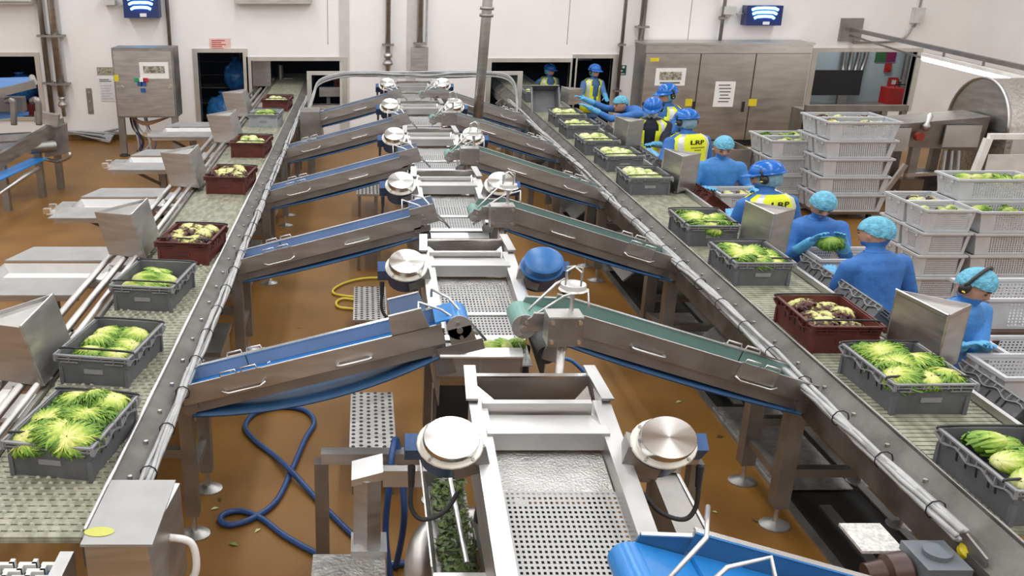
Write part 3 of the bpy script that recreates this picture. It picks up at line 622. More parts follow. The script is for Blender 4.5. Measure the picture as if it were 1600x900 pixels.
    for yy in (-.012, W):
        m = MB(); slab(s0 - .12, s0 + .13, yy, yy + .012, -.085, .012, m); m.build('splice_plate', steel, t)
        lt = MB().tube([P(s0 - .14, yy - .012, -.08), P(s0 - .1, yy - .016, -.1), P(s0 + .1, yy - .016, -.1), P(s0 + .14, yy - .012, -.08)], .008, 6).build('latch', steel_b, t, True)
        for ss in (-.07, .06): MB().tube([P(s0 + ss - .05, yy + .006, .012), P(s0 + ss - .045, yy + .006, .035), P(s0 + ss + .045, yy + .006, .035), P(s0 + ss + .05, yy + .006, .012)], .006, 6).build('latch_loop', steel_b, t, True)
    slab(s0 - .003, s0 + .003, W - .018, W - .0165, -.085, .0).build('splice_gap', dark, t)
    # grab handle
    s1 = Ln * .66; MB().tube(spline([P(s1 - .1, 0, -.095), P(s1 - .09, -.03, -.095), P(s1 + .09, -.03, -.095), P(s1 + .1, 0, -.095)], 5), .009, 8).build('handle', steel_b, t, True)
    # drive under the head
    m = MB(); m.cyl(P(Ln - .02, .08, -.33), P(Ln - .02, W + .1, -.33), .06, n=14); m.build('drive_motor', mat('dark_motor', (.05, .045, .045), .5, .3, .3, 12), t, 40)
    slab(Ln - .1, Ln + .02, .02, .05, -.34, -.2).build('motor_bracket', steel_d, t)
    return t
for k in range(5):
    incline(-1, k, ('nearest blue feed conveyor climbing from the left belt, return belt sagging', 'second feed conveyor from the camera on the left side', 'third feed conveyor from the camera on the left side', 'fourth feed conveyor from the camera on the left side', 'farthest feed conveyor on the left, under the cable frame')[k])
for k in range(-1, 5):
    incline(1, k, 'bright blue feed conveyor cut off at the bottom right' if k < 0 else ('nearest green feed conveyor on the right, control box on its head', 'second green feed conveyor from the camera on the right side', 'third feed conveyor from the camera on the right side', 'fourth feed conveyor from the camera on the right side', 'farthest feed conveyor on the right, behind the tall pole')[k])
# small boxes beside the far left feed conveyor
t = thing('drive_box', 'steel drive housing between left belt and farthest left feed conveyor', 'housing', aty(480, 200, 14.6) * 1.0); t.location.z = 0
m = MB(); m.hexa([(-.12, -.1, .6), (.28, -.1, .6), (.28, .4, .6), (-.12, .4, .6), (-.1, -.1, 1.28), (.2, -.1, 1.28), (.2, .4, 1.28), (-.1, .4, 1.28)]); m.build('housing', steel_d, t); MB().box((0, 0, 0), (.12, .12, .6)).build('post', steel_d, t)
# ================================================================ vibrating screens
def circ_steel():
    if 'radial_steel' in MATS: return MATS['radial_steel']
    m = mat('radial_steel', (.78, .77, .75), .22, 1, 0); nt = m.node_tree; N = nt.nodes; b = N['Principled BSDF']
    b.inputs['Anisotropic'].default_value = .85; tg = N.new('ShaderNodeTangent'); tg.direction_type = 'RADIAL'; tg.axis = 'Z'
    nt.links.new(tg.outputs[0], b.inputs['Tangent']); return m
def motor(root, x, y, z, side, cap=True, k=0):
    e = R(49); ax = Vector((0, -math.cos(e), math.sin(e)))
    rot = Matrix.Rotation(R(41), 3, 'X')   # local z -> axis
    o = MB().lathe((0, 0, -.2), (0, 0, 1), [(0, .07), (.02, .1), (.16, .105), (.17, .11), (.2, .11)], 24, 1.25).build('motor_body', blue_paint, root, 40, None)
    o.location = (x, y, z); o.rotation_euler = (R(41), 0, 0)
    if cap:
        f = MB().lathe((0, 0, 0), (0, 0, 1), [(0, .118), (.008, .12), (.014, .116)], 24, 1.25).build('flange', mat('cream_flange', (.7, .68, .6), .4, .3), o, 40)
        c = MB().lathe((0, 0, .014), (0, 0, 1), [(0, .1), (.07, .1), (.076, .097)], 32, 1.25).build('motor_cap', circ_steel(), o, 40)
        for q in range(4): a = q * 1.57 + .8; MB().cyl((math.cos(a) * .136, math.sin(a) * .109, .014), (math.cos(a) * .136, math.sin(a) * .109, .02), .008, n=6).build('bolt', steel_d, o)
    else:
        MB().lathe((0, 0, 0), (0, 0, 1), [(0, .115), (.02, .122), (.03, .112), (.1, .11), (.115, .09)], 28, 1.25).build('motor_cap', blue_lid, o, 40)
    MB().box((-.2 if side < 0 else .12, -.03, -.13), (-.12 if side < 0 else .2, .05, -.0)).build('terminal_box', blue_paint, o)
    bx = -.17 if side < 0 else .17
    m = MB(); m.cyl((x + bx, y - .02, z - .1), (x + bx, y - .03, z - .2), .018, .014, 8); m.build('cable_gland', black, root)
    MB().tube(spline([(x + bx, y - .03, z - .18), (x + bx + .0, y - .04, z - .3), (x + bx * .7, y - .05, z - .36), (x + bx * .1, y - .02, z - .34), (x - bx * .3, y + .05, z - .28)]), .011, 8).build('cable', rubber, root, True)
    MB().bar((x, y + .02, z - .1), (x - (.16 if side > 0 else -.16), y + .05, z - .06), .14, .12).build('motor_bracket', steel_d, root)
tread = mat('diamond_tread', (.52, .515, .5), .42, 1, .1, 12, .5, 90)
screen_me = MB().lattice((-.26, .06, 0), (.52, 0, 0), (0, .74, 0), 22, 22, .5).mesh('screen', steel_t)
def machine(k, xc, label, lx=0):
    yl = 4.97 + PER * (k - 1); t = thing('vibrating_screen', label, 'screening machine', (xc, yl, 0))
    zf, zb = 1.31, 1.50; L_ = 1.42; hw = .345
    if k == 0: zf, zb = 1.22, 1.52
    def zt(y): return zf + (zb - zf) * y / L_
    sl = math.atan2(zb - zf, L_)
    for s in (-1, 1):
        m = MB(); x0, x1 = (-hw, -hw + .085) if s < 0 else (hw - .085, hw)
        m.hexa([(x0, .3, zt(.3)), (x1, .3, zt(.3)), (x1, L_, zt(L_)), (x0, L_, zt(L_)), (x0, .3, zt(.3) + .012), (x1, .3, zt(.3) + .012), (x1, L_, zt(L_) + .012), (x0, L_, zt(L_) + .012)]); m.build('rail_flange', steel_b, t)
        xo = -hw if s < 0 else hw - .008; m = MB(); m.hexa([(xo, .05, zt(.05) - .22), (xo + .008, .05, zt(.05) - .22), (xo + .008, L_, zt(L_) - .24), (xo, L_, zt(L_) - .24), (xo, .05, zt(.05) - .02), (xo + .008, .05, zt(.05) - .02), (xo + .008, L_, zt(L_)), (xo, L_, zt(L_))]); m.build('side_plate', steel, t)
        xi = -hw + .08 if s < 0 else hw - .085; m = MB(); m.hexa([(xi, .3, zt(.3) - .1), (xi + .005, .3, zt(.3) - .1), (xi + .005, L_, zt(L_) - .1), (xi, L_, zt(L_) - .1), (xi, .3, zt(.3)), (xi + .005, .3, zt(.3)), (xi + .005, L_, zt(L_)), (xi, L_, zt(L_))]); m.build('inner_lip', steel, t)
    # cross beam at the back, with folded face
    m = MB(); m.box((-hw + .06, 1.16, zt(1.16) - .06), (hw - .06, 1.34, zt(1.2) + .02)); m.build('cross_beam', steel_b, t)
    MB().box((-hw + .06, 1.36, zt(1.3) - .02), (hw - .1, 1.4, zt(1.4) + .03)).build('back_rail', steel, t)
    # deck: tread strip, perforated screen, bar, lower tread
    def deck(name, y0, y1, mt, h=-.085):
        m = MB(); m.hexa([(-hw + .09, y0, zt(y0) + h - .008), (hw - .09, y0, zt(y0) + h - .008), (hw - .09, y1, zt(y1) + h - .008), (-hw + .09, y1, zt(y1) + h - .008), (-hw + .09, y0, zt(y0) + h), (hw - .09, y0, zt(y0) + h), (hw - .09, y1, zt(y1) + h), (-hw + .09, y1, zt(y1) + h)]); return m.build(name, mt, t)
    deck('tread_plate', .9, 1.2, tread); deck('tread_plate', .0, .26, tread, -.07); deck('deck_bar', .27, .33, steel_b, -.055); deck('deck_bar', .62, .66, steel_b, -.07) if k else None
    deck('under_tray', .3, .92, dark, -.16)
    s_ = obj('perforated_screen', screen_me, t, (0, .28, zt(.28) - .08), (sl, 0, 0))
    if k == 0: s_.scale = (1, .82, 1)
    # discharge box with white lip and centre rib
    m = MB(); m.box((lx - .245, -.012, zf - .14), (lx + .245, .0, zf + .03)); m.hexa([(lx - .245, .03, zf - .22), (lx + .245, .03, zf - .22), (lx + .245, .04, zf - .22), (lx - .245, .04, zf - .22), (lx - .245, -.012, zf - .14), (lx + .245, -.012, zf - .14), (lx + .245, .0, zf - .14), (lx - .245, .0, zf - .14)]); m.build('front_plate', steel, t); m = MB(); m.hexa([(lx - .25, -.05, zf + .0), (lx + .25, -.05, zf + .0), (lx + .25, .01, zf + .03), (lx - .25, .01, zf + .03), (lx - .25, -.055, zf + .012), (lx + .25, -.055, zf + .012), (lx + .25, .01, zf + .042), (lx - .25, .01, zf + .042)]); m.build('lip', mat('satin_lip_steel', (.85, .84, .83), .45, .8, .03), t)
    MB().box((lx - .006, -.03, zf - .14), (lx + .006, -.012, zf + .0)).build('rib', steel_b, t)
    m = MB(); m.prism([(lx - .25, .03, zf - .22), (lx + .25, .03, zf - .22), (lx + .25, .12, zf - .6), (lx - .25, .12, zf - .6)], (0, .01, 0)); m.build('shaded_chute', dark, t)  # near-black sheet paints the shade beneath the lip
    for s in (-1, 1): m = MB(); m.prism([(lx + s * .25, -.01, zf - .34), (lx + s * .25, -.01, zf + .03), (lx + s * .25, .3, zf + .0), (lx + s * .25, .3, zf - .34)], (.006, 0, 0)); m.build('cheek_plate', steel_d, t)
    # feed hopper behind the beam
    m = MB(); m.box((-.3, 1.66, zb - .13), (.3, 1.675, zb + .02)); m.build('hopper_back', steel, t); MB().box((-.3, 1.655, zb + .02), (.3, 1.69, zb + .03)).build('hopper_lip', steel_p, t)
    for s in (-1, 1):
        x0 = s * .3; m = MB(); m.prism([(x0, 1.4, zb - .16), (x0, 1.4, zb + .03), (x0, 1.62, zb + .03), (x0, 1.72, zb + .06), (x0, 1.72, zb - .16)], (s * .004, 0, 0)); m.build('hopper_side', steel, t)
        m = MB(); m.hexa([(x0 - .0, 1.4, zb + .02), (x0 + s * .06, 1.4, zb + .02), (x0 + s * .04, 1.72, zb + .05), (x0 - s * .02, 1.72, zb + .05), (x0, 1.4, zb + .032), (x0 + s * .06, 1.4, zb + .032), (x0 + s * .04, 1.72, zb + .062), (x0 - s * .02, 1.72, zb + .062)]); m.build('hopper_flange', steel_b, t)
        m = MB(); m.prism([(x0 - s * .005, 1.44, zb - .1), (x0 - s * .2, 1.44, zb - .1), (x0 - s * .02, 1.6, zb - .0)], (0, .004, 0)); m.build('gusset', steel_p, t)
    for s in (-1, 1): motor(t, s * .475, 1.0, 1.53, s, cap=not (k == 1 and s > 0), k=k)
    # underframe, springs and legs
    for s in (-1, 1):
        MB().box((s * .27 - .04, .35, .9), (s * .27 + .04, 1.3, .98)).build('frame_beam', steel_d, t)
        for y in (.42, 1.22):
            leg(t, s * .27, y, .9, .09); MB().lathe((s * .27, y, .98), (0, 0, 1), [(0, .05), (.1, .045), (.2, .05)], 12).build('spring_mount', rubber, t, 40)
    MB().box((-.2, .2, .5), (.2, 1.2, 1.08)).build('scrap_hopper', mat('shaded_hopper', (.035, .033, .03), .5), t)  # hopper colour blackened to carry the shade below the deck
    return t
MX = [.86, .775, .83, .845, .86, .885]
ML = ['nearest vibrating screen with large perforated deck and two steel motor caps', 'second vibrating screen, one motor capped steel and the other plain blue', 'third vibrating screen from the camera', 'fourth vibrating screen from the camera', 'fifth vibrating screen from the camera', 'farthest vibrating screen below the cable frame']
for k in range(6): machine(k, MX[k], ML[k], -.065 if k == 1 else 0)
# ================================================================ crates
def crate_meshes(tag_, body_m, rim_m):
    X, Y, h = .235, .3, .2; bx, by = .205, .272; t_ = .008
    b = MB()
    def ringp(x, y, z): return [(-x, -y, z), (x, -y, z), (x, y, z), (-x, y, z)]
    vs_ = ringp(bx, by, 0) + ringp(X - .012, Y - .012, h - .03) + ringp(X - .012, Y - .012, h) + ringp(X - .02, Y - .02, h) + ringp(bx - t_, by - t_, .012)
    fs = [(3, 2, 1, 0)]
    for k in range(4):
        for i in range(4): fs.append((k * 4 + i, k * 4 + (i + 1) % 4, (k + 1) * 4 + (i + 1) % 4, (k + 1) * 4 + i))
    fs.append((16, 17, 18, 19)); b.add(vs_, fs)
    for s in (-1, 1):   # corner ribs
        for q in (-1, 1): b.box((s * (bx + .004) - .012, q * (by + .004) - .012, .0), (s * (bx + .004) + .012, q * (by + .004) + .012, .12))
    body = b.mesh('body', body_m)
    r = MB()
    for s in (-1, 1):
        y = s * Y; y0, y1 = (y - .012, y + .004) if s > 0 else (y - .004, y + .012)
        r.box((-X, y0, h - .008), (X, y1, h + .002)); r.box((-X, y0, h - .026), (X, y1, h - .02))
        for x0, x1 in ((-X + .02, -.07), (.07, X - .02)):
            r.box((x0 + .015, y0, h - .046), (x1 - .015, y1, h - .041))
            for xx in (x0, (x0 + x1) / 2, x1): r.box((xx - .003, y0, h - .046 if xx == (x0 + x1) / 2 else h - .03), (xx + .003, y1, h))
    n = 18
    for s in (-1, 1):
        x0, x1 = (s * X - .006, s * X + .008)
        r.box((x0, -Y, h - .006), (x1, Y, h + .004)); pts = []
        for i in range(n + 1):
            y = -Y + 2 * Y * i / n; pts.append((y, h - .038 + .014 * math.sin(i * 1.1)))
        for i in range(n):
            (ya, za), (yb, zb_) = pts[i], pts[i + 1]
            r.hexa([(x0, ya, za - .006), (x1 + .006, ya, za - .006), (x1 + .006, yb, zb_ - .006), (x0, yb, zb_ - .006), (x0, ya, za), (x1 + .006, ya, za), (x1 + .006, yb, zb_), (x0, yb, zb_)])
            if i % 2 == 0: r.box((x0, ya - .003, za), (x1 + .004, ya + .003, h))
    rim = r.mesh('rim', rim_m)
    a = MB(); a.tube(spline([(-X + .005, 0, -.02), (-X + .012, 0, .0), (0, 0, .004), (X - .012, 0, .0), (X - .005, 0, -.02)], 4), .007, 6); arm = a.mesh('bale_arm', black, True)
    sl = MB()
    for s in (-1, 1):
        for yy in (-.16, -.11, -.02, .06, .13):
            f = lambda z: bx + (X - .012 - bx) * z / .17
            sl.hexa([(s * (f(.1)) - .003, yy - .006, .1), (s * f(.1) + .003, yy - .006, .1), (s * f(.1) + .003, yy + .006, .1), (s * f(.1) - .003, yy + .006, .1), (s * f(.145) - .003, yy - .006, .145), (s * f(.145) + .003, yy - .006, .145), (s * f(.145) + .003, yy + .006, .145), (s * f(.145) - .003, yy + .006, .145)])
    slot = sl.mesh('slot', dark)
    hand = MB().cbox((0, 0, .095), (.12, .012, .03)).mesh('handle_grip', rim_m); hy = by + (Y - .012 - by) * .095 / .17
    return dict(body=body, rim=rim, arm=arm, slot=slot, hand=hand, hy=hy)
CM = {'grey': crate_meshes('g', crate_g, crate_rim), 'red': crate_meshes('r', crate_r, crate_rr), 'pale': crate_meshes('p', crate_lt, crate_rim)}
def crate(kind, loc, rz, label, rot=None, arms=(-.23, .29), group=None):
    M_ = CM[kind]; t = thing('bale_arm_crate', label, 'crate', loc, rz, group)
    if rot: t.rotation_euler = rot
    b = obj('body', M_['body'], t); obj('rim', M_['rim'], b); obj('slot', M_['slot'], b); [obj('handle_grip', M_['hand'], b, (0, q * M_['hy'], 0)) for q in (-1, 1)]; stuff(b.children[1])
    for y in arms: obj('bale_arm', M_['arm'], t, (0, y, .212))
    return t
# ---------------------------------------------------------------- salad heads
def leafmat(name, stops, rough=.5):
    m = mat(name, (.2, .4, .05), rough, var=0); nt = m.node_tree; N = nt.nodes; b = N['Principled BSDF']
    at = N.new('ShaderNodeAttribute'); at.attribute_name = 't'; cr = N.new('ShaderNodeValToRGB'); e = cr.color_ramp.elements
    while len(e) < len(stops): e.new(.5)
    for i, (p, c) in enumerate(stops): e[i].position = p; e[i].color = (*c, 1)
    nz = N.new('ShaderNodeTexNoise'); nz.inputs['Scale'].default_value = 22; mx = N.new('ShaderNodeMath'); mx.operation = 'MULTIPLY_ADD'; mx.inputs[1].default_value = .3; mx.use_clamp = True
    ad = N.new('ShaderNodeMath'); ad.operation = 'SUBTRACT'; ad.inputs[1].default_value = .15
    nt.links.new(nz.outputs[0], mx.inputs[0]); nt.links.new(at.outputs['Fac'], mx.inputs[2]); nt.links.new(mx.outputs[0], ad.inputs[0]); nt.links.new(ad.outputs[0], cr.inputs[0])
    nt.links.new(cr.outputs[0], b.inputs['Base Color']); b.inputs['Subsurface Weight'].default_value = 0; return m
lm_f = leafmat('frisee_leaf', [(0, (.68, .66, .26)), (.25, (.45, .52, .08)), (.55, (.18, .33, .025)), (1, (.035, .12, .01))])
lm_r = leafmat('romaine_leaf', [(0, (.66, .66, .32)), (.3, (.46, .54, .1)), (.6, (.22, .38, .035)), (1, (.06, .17, .012))])
lm_d = leafmat('red_leaf', [(0, (.62, .6, .3)), (.3, (.5, .52, .14)), (.45, (.16, .09, .035)), (.7, (.06, .012, .014)), (1, (.04, .006, .01))])
lm_h = leafmat('pale_heart_leaf', [(0, (.66, .66, .38)), (.4, (.5, .56, .18)), (1, (.14, .26, .03))])
lm_g = leafmat('parsley_leaf', [(0, (.25, .38, .05)), (.5, (.12, .26, .03)), (1, (.04, .14, .02))])
def head_mesh(kind, seed):
    rnd = random.Random(seed * 13 + 5); vs_, fs, tt = [], [], []
    #            strips radii             width  segs tmax  lift frill tilt
    spec = dict(frisee=(240, (.125, .12, .07), .011, 7, 1.6, .5, 1.6, .7), romaine=(90, (.15, .085, .07), .022, 7, 2.2, .3, .9, 1.25), red=(90, (.105, .1, .07), .036, 6, 1.5, .45, 1.2, .5), heart=(34, (.075, .07, .06), .045, 6, 1.8, .25, .6, .6), parsley=(260, (.085, .06, .06), .012, 5, 2.4, .8, 2.5, .3))[kind]
    n, rad, wd, ns, tmax, lift, frill, tilt = spec
    ta = rnd.uniform(0, 6.28); Q = Matrix.Rotation(ta, 3, 'Z') @ Matrix.Rotation(tilt * rnd.uniform(.6, 1.1), 3, 'Y')
    if kind == 'romaine': Q = Matrix.Rotation(-tilt, 3, 'Y')
    def sph(th, ph): return Q @ Vector((math.sin(th) * math.cos(ph), math.sin(th) * math.sin(ph), math.cos(th)))
    def E_(d, k): return Vector((d.x * rad[0], d.y * rad[1], max(d.z, -.35) * rad[2])) * k
    U, V = 12, 7
    for i in range(V + 1):
        for j in range(U):
            th = 2.4 * i / V; d = sph(th, 2 * math.pi * j / U); vs_.append(E_(d, .86)); tt.append(min(1, th / tmax * .95 + .25))  # core shifted darker, painting shade into the gaps between leaves
    for i in range(V):
        for j in range(U): fs.append((i * U + j, (i + 1) * U + j, (i + 1) * U + (j + 1) % U, i * U + (j + 1) % U))
    for i in range(n):
        f = (i + .5) / n; ph = i * 2.39996 + rnd.uniform(-.25, .25); th0 = rnd.uniform(.02, .35 + .5 * f); th1 = min(2.5, th0 + tmax * rnd.uniform(.55, .85)); o = len(vs_); bend = rnd.uniform(-.35, .35); W = wd * rnd.uniform(.75, 1.3); lf = lift * rnd.uniform(.0, 1.1); to = rnd.uniform(-.2, .24)
        for k in range(ns + 1):
            u = k / ns; th = th0 + (th1 - th0) * u; pp = ph + bend * u * u
            d = sph(th, pp); sd = (sph(th, pp + .05) - sph(th, pp - .05)).normalized(); K_ = .93 + .05 * math.sin(u * 3.1) + lf * max(0, u - .45) ** 1.4
            p = E_(d, K_); ww = W * (.35 + .75 * math.sin(math.pi * min(.1 + u * .85, .95))) * (rnd.uniform(.6, 1.3) if kind in ('frisee', 'parsley') else 1)
            for q in (-1, 0, 1):
                fr = rnd.uniform(-1, 1) * W * frill * u * (.5 if q else .15) + (.25 * W if q == 0 else 0)
                vs_.append(p + sd * (q * ww / 2) + d * fr); tt.append(max(0, min(1, th / tmax * .62 + .32 * u * u + (.07 if q else -.05) + rnd.uniform(-.06, .06) + to * (.25 + u) - .03)))
        for k in range(ns):
            for q in range(2): a = o + k * 3 + q; fs.append((a, a + 1, a + 4, a + 3))
    me = bpy.data.meshes.new('leaf_mass'); me.from_pydata(vs_, [], fs); me.materials.append(dict(frisee=lm_f, romaine=lm_r, red=lm_d, heart=lm_h, parsley=lm_g)[kind])
    at = me.attributes.new('t', 'FLOAT', 'POINT'); at.data.foreach_set('value', tt); smooth_mesh(me); return me
HM = {k: [head_mesh(k, s * 7 + len(k)) for s in range(4)] for k in ('frisee', 'romaine', 'red', 'heart', 'parsley')}
def veg_round(k): return k != 'romaine'
def heads(crate_o, kind, n, label, group, z=.1, sx=.4, sy=.5, sc=1.0, name='lettuce', seed=1, jit=.03, over=False):
    rnd = random.Random(seed); cols = 2 if n <= 6 else 3; rows = math.ceil(n / cols)
    M_ = Matrix.LocRotScale(crate_o.location, crate_o.rotation_euler, (1, 1, 1))
    for i in range(n):
        cx = ((i % cols) + .5) / cols - .5; cy = ((i // cols) + .5) / rows - .5
        rx_, ry_ = dict(frisee=(.135, .13), romaine=(.155, .1), red=(.115, .11), heart=(.08, .075), parsley=(.1, .1))[kind]; mx_, my_ = (max(.015, .195 - rx_ * sc), max(.02, .265 - ry_ * sc)) if not over else (.105, .19)
        p = M_ @ Vector((max(-mx_, min(mx_, cx * sx + rnd.uniform(-jit, jit))), max(-my_, min(my_, cy * sy * 1.15 + rnd.uniform(-jit, jit))), z + rnd.uniform(-.01, .02)))
        o = obj(name, rnd.choice(HM[kind]), None, p, (rnd.uniform(-.2, .2), rnd.uniform(-.2, .2), rnd.uniform(0, 6.28) if veg_round(kind) else rnd.choice((0, 3.14)) + rnd.uniform(-.5, .5)))
        o.scale = [sc * rnd.uniform(.9, 1.1)] * 3; o.rotation_euler = (crate_o.rotation_euler.to_matrix() @ o.rotation_euler.to_matrix()).to_euler()
        rw = i // cols; rp = 'front' if rw == 0 else ('back' if rw == rows - 1 else 'middle' if rows == 3 else ('middle', 'inner', 'rear')[min(rw - 1, 2)]); cp = ('left', 'right') if cols == 2 else ('left', 'centre', 'right')
        tag(o, label + ', ' + rp + ' ' + cp[i % cols], 'lettuce', group)
def from_rim(u, v, rz=0, z=ZB):   # front-left rim corner pixel -> base centre
    q = atz(u, v, z + .2); c_, s_ = math.cos(rz), math.sin(rz); dx, dy = .235, .3
    return Vector((q.x + dx * c_ - dy * s_, q.y + dx * s_ + dy * c_, z))
LEFT = [(2, 690, 'grey', 'frisee', 9, -9, 'nearest grey crate on the left conveyor, overflowing with frisee'),
        (84, 554, 'grey', 'frisee', 6, -9, 'second grey crate on the left conveyor, half full of frisee'),
        (171, 446, 'grey', 'romaine', 8, -7, 'third grey crate on the left conveyor, holding plump lettuce'),
        (250, 378, 'red', 'red', 9, -7, 'nearest maroon crate on the left conveyor'),
        (321, 276, 'red', 'red', 8, -6, 'middle maroon crate on the left conveyor'),
        (358, 223, 'red', 'heart', 8, -5, 'maroon crate of white hearts just before the pale crate'),
        (387, 179, 'pale', 'romaine', 8, -4, 'pale grey crate on the left conveyor near the wall hatch'),
        (408, 156, 'red', 'heart', 8, -4, 'farthest maroon crate on the left belt, at the hatch')]
for i, (u, v, kind, veg, n, a, lab) in enumerate(LEFT):
    loc = from_rim(u, v, R(a)); loc.x = min(max(loc.x, -1.62), -1.50)
    c = crate(kind, loc, R(a), lab, arms=(-.22, .28))
    heads(c, veg, n, {'frisee': 'frizzy frisee head', 'romaine': 'pale green lettuce', 'red': 'red-edged lettuce', 'heart': 'pale lettuce heart'}[veg] + ' in the ' + lab.split(' on the left')[0].split(' just')[0].split(',')[0] + ' of the left belt', 'left belt crate contents %s' % ordl(min(i, 5)) + (' and beyond' * max(0, i - 5)),
          over=(i == 0), z=(.16, .12, .12, .16, .16, .14, .14, .14)[i], seed=i + 3, sc=(1.0, .92, .85, .85, .85, .95, .8, .9)[i])
RIGHT = [(1578, 768, 'grey', 'romaine', 8, 'nearest grey crate on the right conveyor, cut by the frame'),
         (1397, 601, 'grey', 'frisee', 8, 'grey crate heaped with curly green heads on the right conveyor'),
         (1252, 511, 'red', 'red', 9, 'upright maroon crate on the right conveyor'),
         (1150, 411, 'grey', 'frisee', 7, 'grey crate just beyond the maroon one on the right conveyor'),
         (1073, 353, 'grey', 'frisee', 8, 'grey crate beside the first vest wearer on the right conveyor'),
         (983, 278, 'grey', 'heart', 9, 'grey crate left of the tipped maroon crate'),
         (947, 244, 'grey', 'heart', 9, 'sixth grey crate along the right conveyor'),
         (912, 220, 'grey', 'heart', 9, 'seventh grey crate along the right conveyor'),
         (886, 196, 'grey', 'heart', 9, 'eighth grey crate along the right conveyor, under reaching arms'),
         (868, 179, 'grey', 'heart', 9, 'ninth grey crate along the right conveyor, below the tilted one')]
for i, (u, v, kind, veg, n, lab) in enumerate(RIGHT):
    loc = from_rim(u, v); loc.x = min(max(loc.x, 3.16), 3.30)
    c = crate(kind, loc, R((0, 1, -1, 0, -1, 0, 2, 1, 0, 1)[i]), lab, arms=(-.22, .28))
    heads(c, veg, n, {'frisee': 'curly green salad head', 'romaine': 'pale green lettuce', 'red': 'pale heart with dark red leaves', 'heart': 'round lettuce heart'}[veg] + ' in the ' + ('nearest', 'second', 'third', 'fourth', 'fifth', 'sixth', 'seventh', 'eighth', 'ninth', 'tenth')[i] + ' crate along the right belt', 'right belt crate contents %d from camera' % (i + 1), over=(i in (1, 3, 4)), z=(.155, .155, .13, .15, .15, .13, .13, .13, .13, .13)[i], seed=i + 33, sc=(.88, .98, .85, .95, .95, 1.05, 1.05, 1.05, 1.05, 1.05)[i])
# far crates
c = crate('grey', (3.1, 15.6, ZB + .09), 0, 'grey crate tilted up and open toward the camera, being emptied', rot=(R(62), 0, 0), arms=(.28,))
c = crate('grey', (3.2, 16.9, ZB), 0, 'grey crate at the hatch behind the tilted crate'); heads(c, 'heart', 6, 'lettuce heart in the grey crate at the hatch', 'hatch crate contents', seed=91)
# crates tipped toward the staff
TIP = [(6.36, 'grey', 'near one of the two tipped grey crates behind the maroon crate'), (7.02, 'grey', 'far one of the two tipped grey crates behind the maroon crate'), (4.84, 'grey', 'tipped grey crate behind the heaped curly crate'), (4.18, 'grey', 'tipped dark crate at the right edge above the nearest crate'),
       (9.75, 'red', 'tipped maroon crate in front of the staff member in plain blue coat'), (12.3, 'grey', 'tipped grey crate beneath the dark jacket worker\'s hands'), (11.65, 'grey', 'tipped grey crate left of the vest with lettering'), (14.2, 'grey', 'tipped grey crate under the reaching worker')]
for i, (y, kind, lab) in enumerate(TIP):
    an = R(36); bx_ = .205; px, pz = XR1 + .09, ZB - .12
    c = crate(kind, (px + bx_ * math.cos(an), y, pz - bx_ * math.sin(an) + .0), 0, lab, rot=(0, an, 0), arms=())
    c.location = (px + bx_ * math.cos(an), y, pz - bx_ * math.sin(an) + .02)
    if i in (0, 4, 5, 6): heads(c, 'red' if i in (0, 4) else 'romaine', 4, 'trimmed lettuce in the ' + lab.split(' behind')[0].split(' in front')[0], 'tipped crate contents %d' % (i + 1), z=.06, seed=i + 60, sc=.7)
    MB().box((-.2, -.28, -.022), (.2, .28, -.002)).build('tilt_rest', steel_d, c)
# crate of the cross belt beyond the left hatch
pt = aty(500, 150, WY + .8); cb = thing('cross_belt', 'short cross conveyor seen through the left hatch', 'conveyor', (0, WY + .55, 0)); MB().box((-.95, 0, .86), (.5, .75, .95)).build('belt', blue_belt, cb); MB().box((-.95, -.02, .82), (.5, 0, 1.02)).build('side_panel', steel, cb)
for xx in (-.8, .3): MB().box((xx, .1, 0), (xx + .08, .6, .82)).build('leg', steel_d, cb)
c = crate('red', (-.35, WY + .92, .955), R(90), 'maroon crate of hearts seen through the left hatch'); heads(c, 'heart', 4, 'lettuce heart in the crate through the left hatch', 'hatch hearts', z=.1, seed=77)
c = crate('red', (-.95 + .25, WY + .92, 1.17), R(80), 'maroon crate stacked above another through the left hatch') if False else None
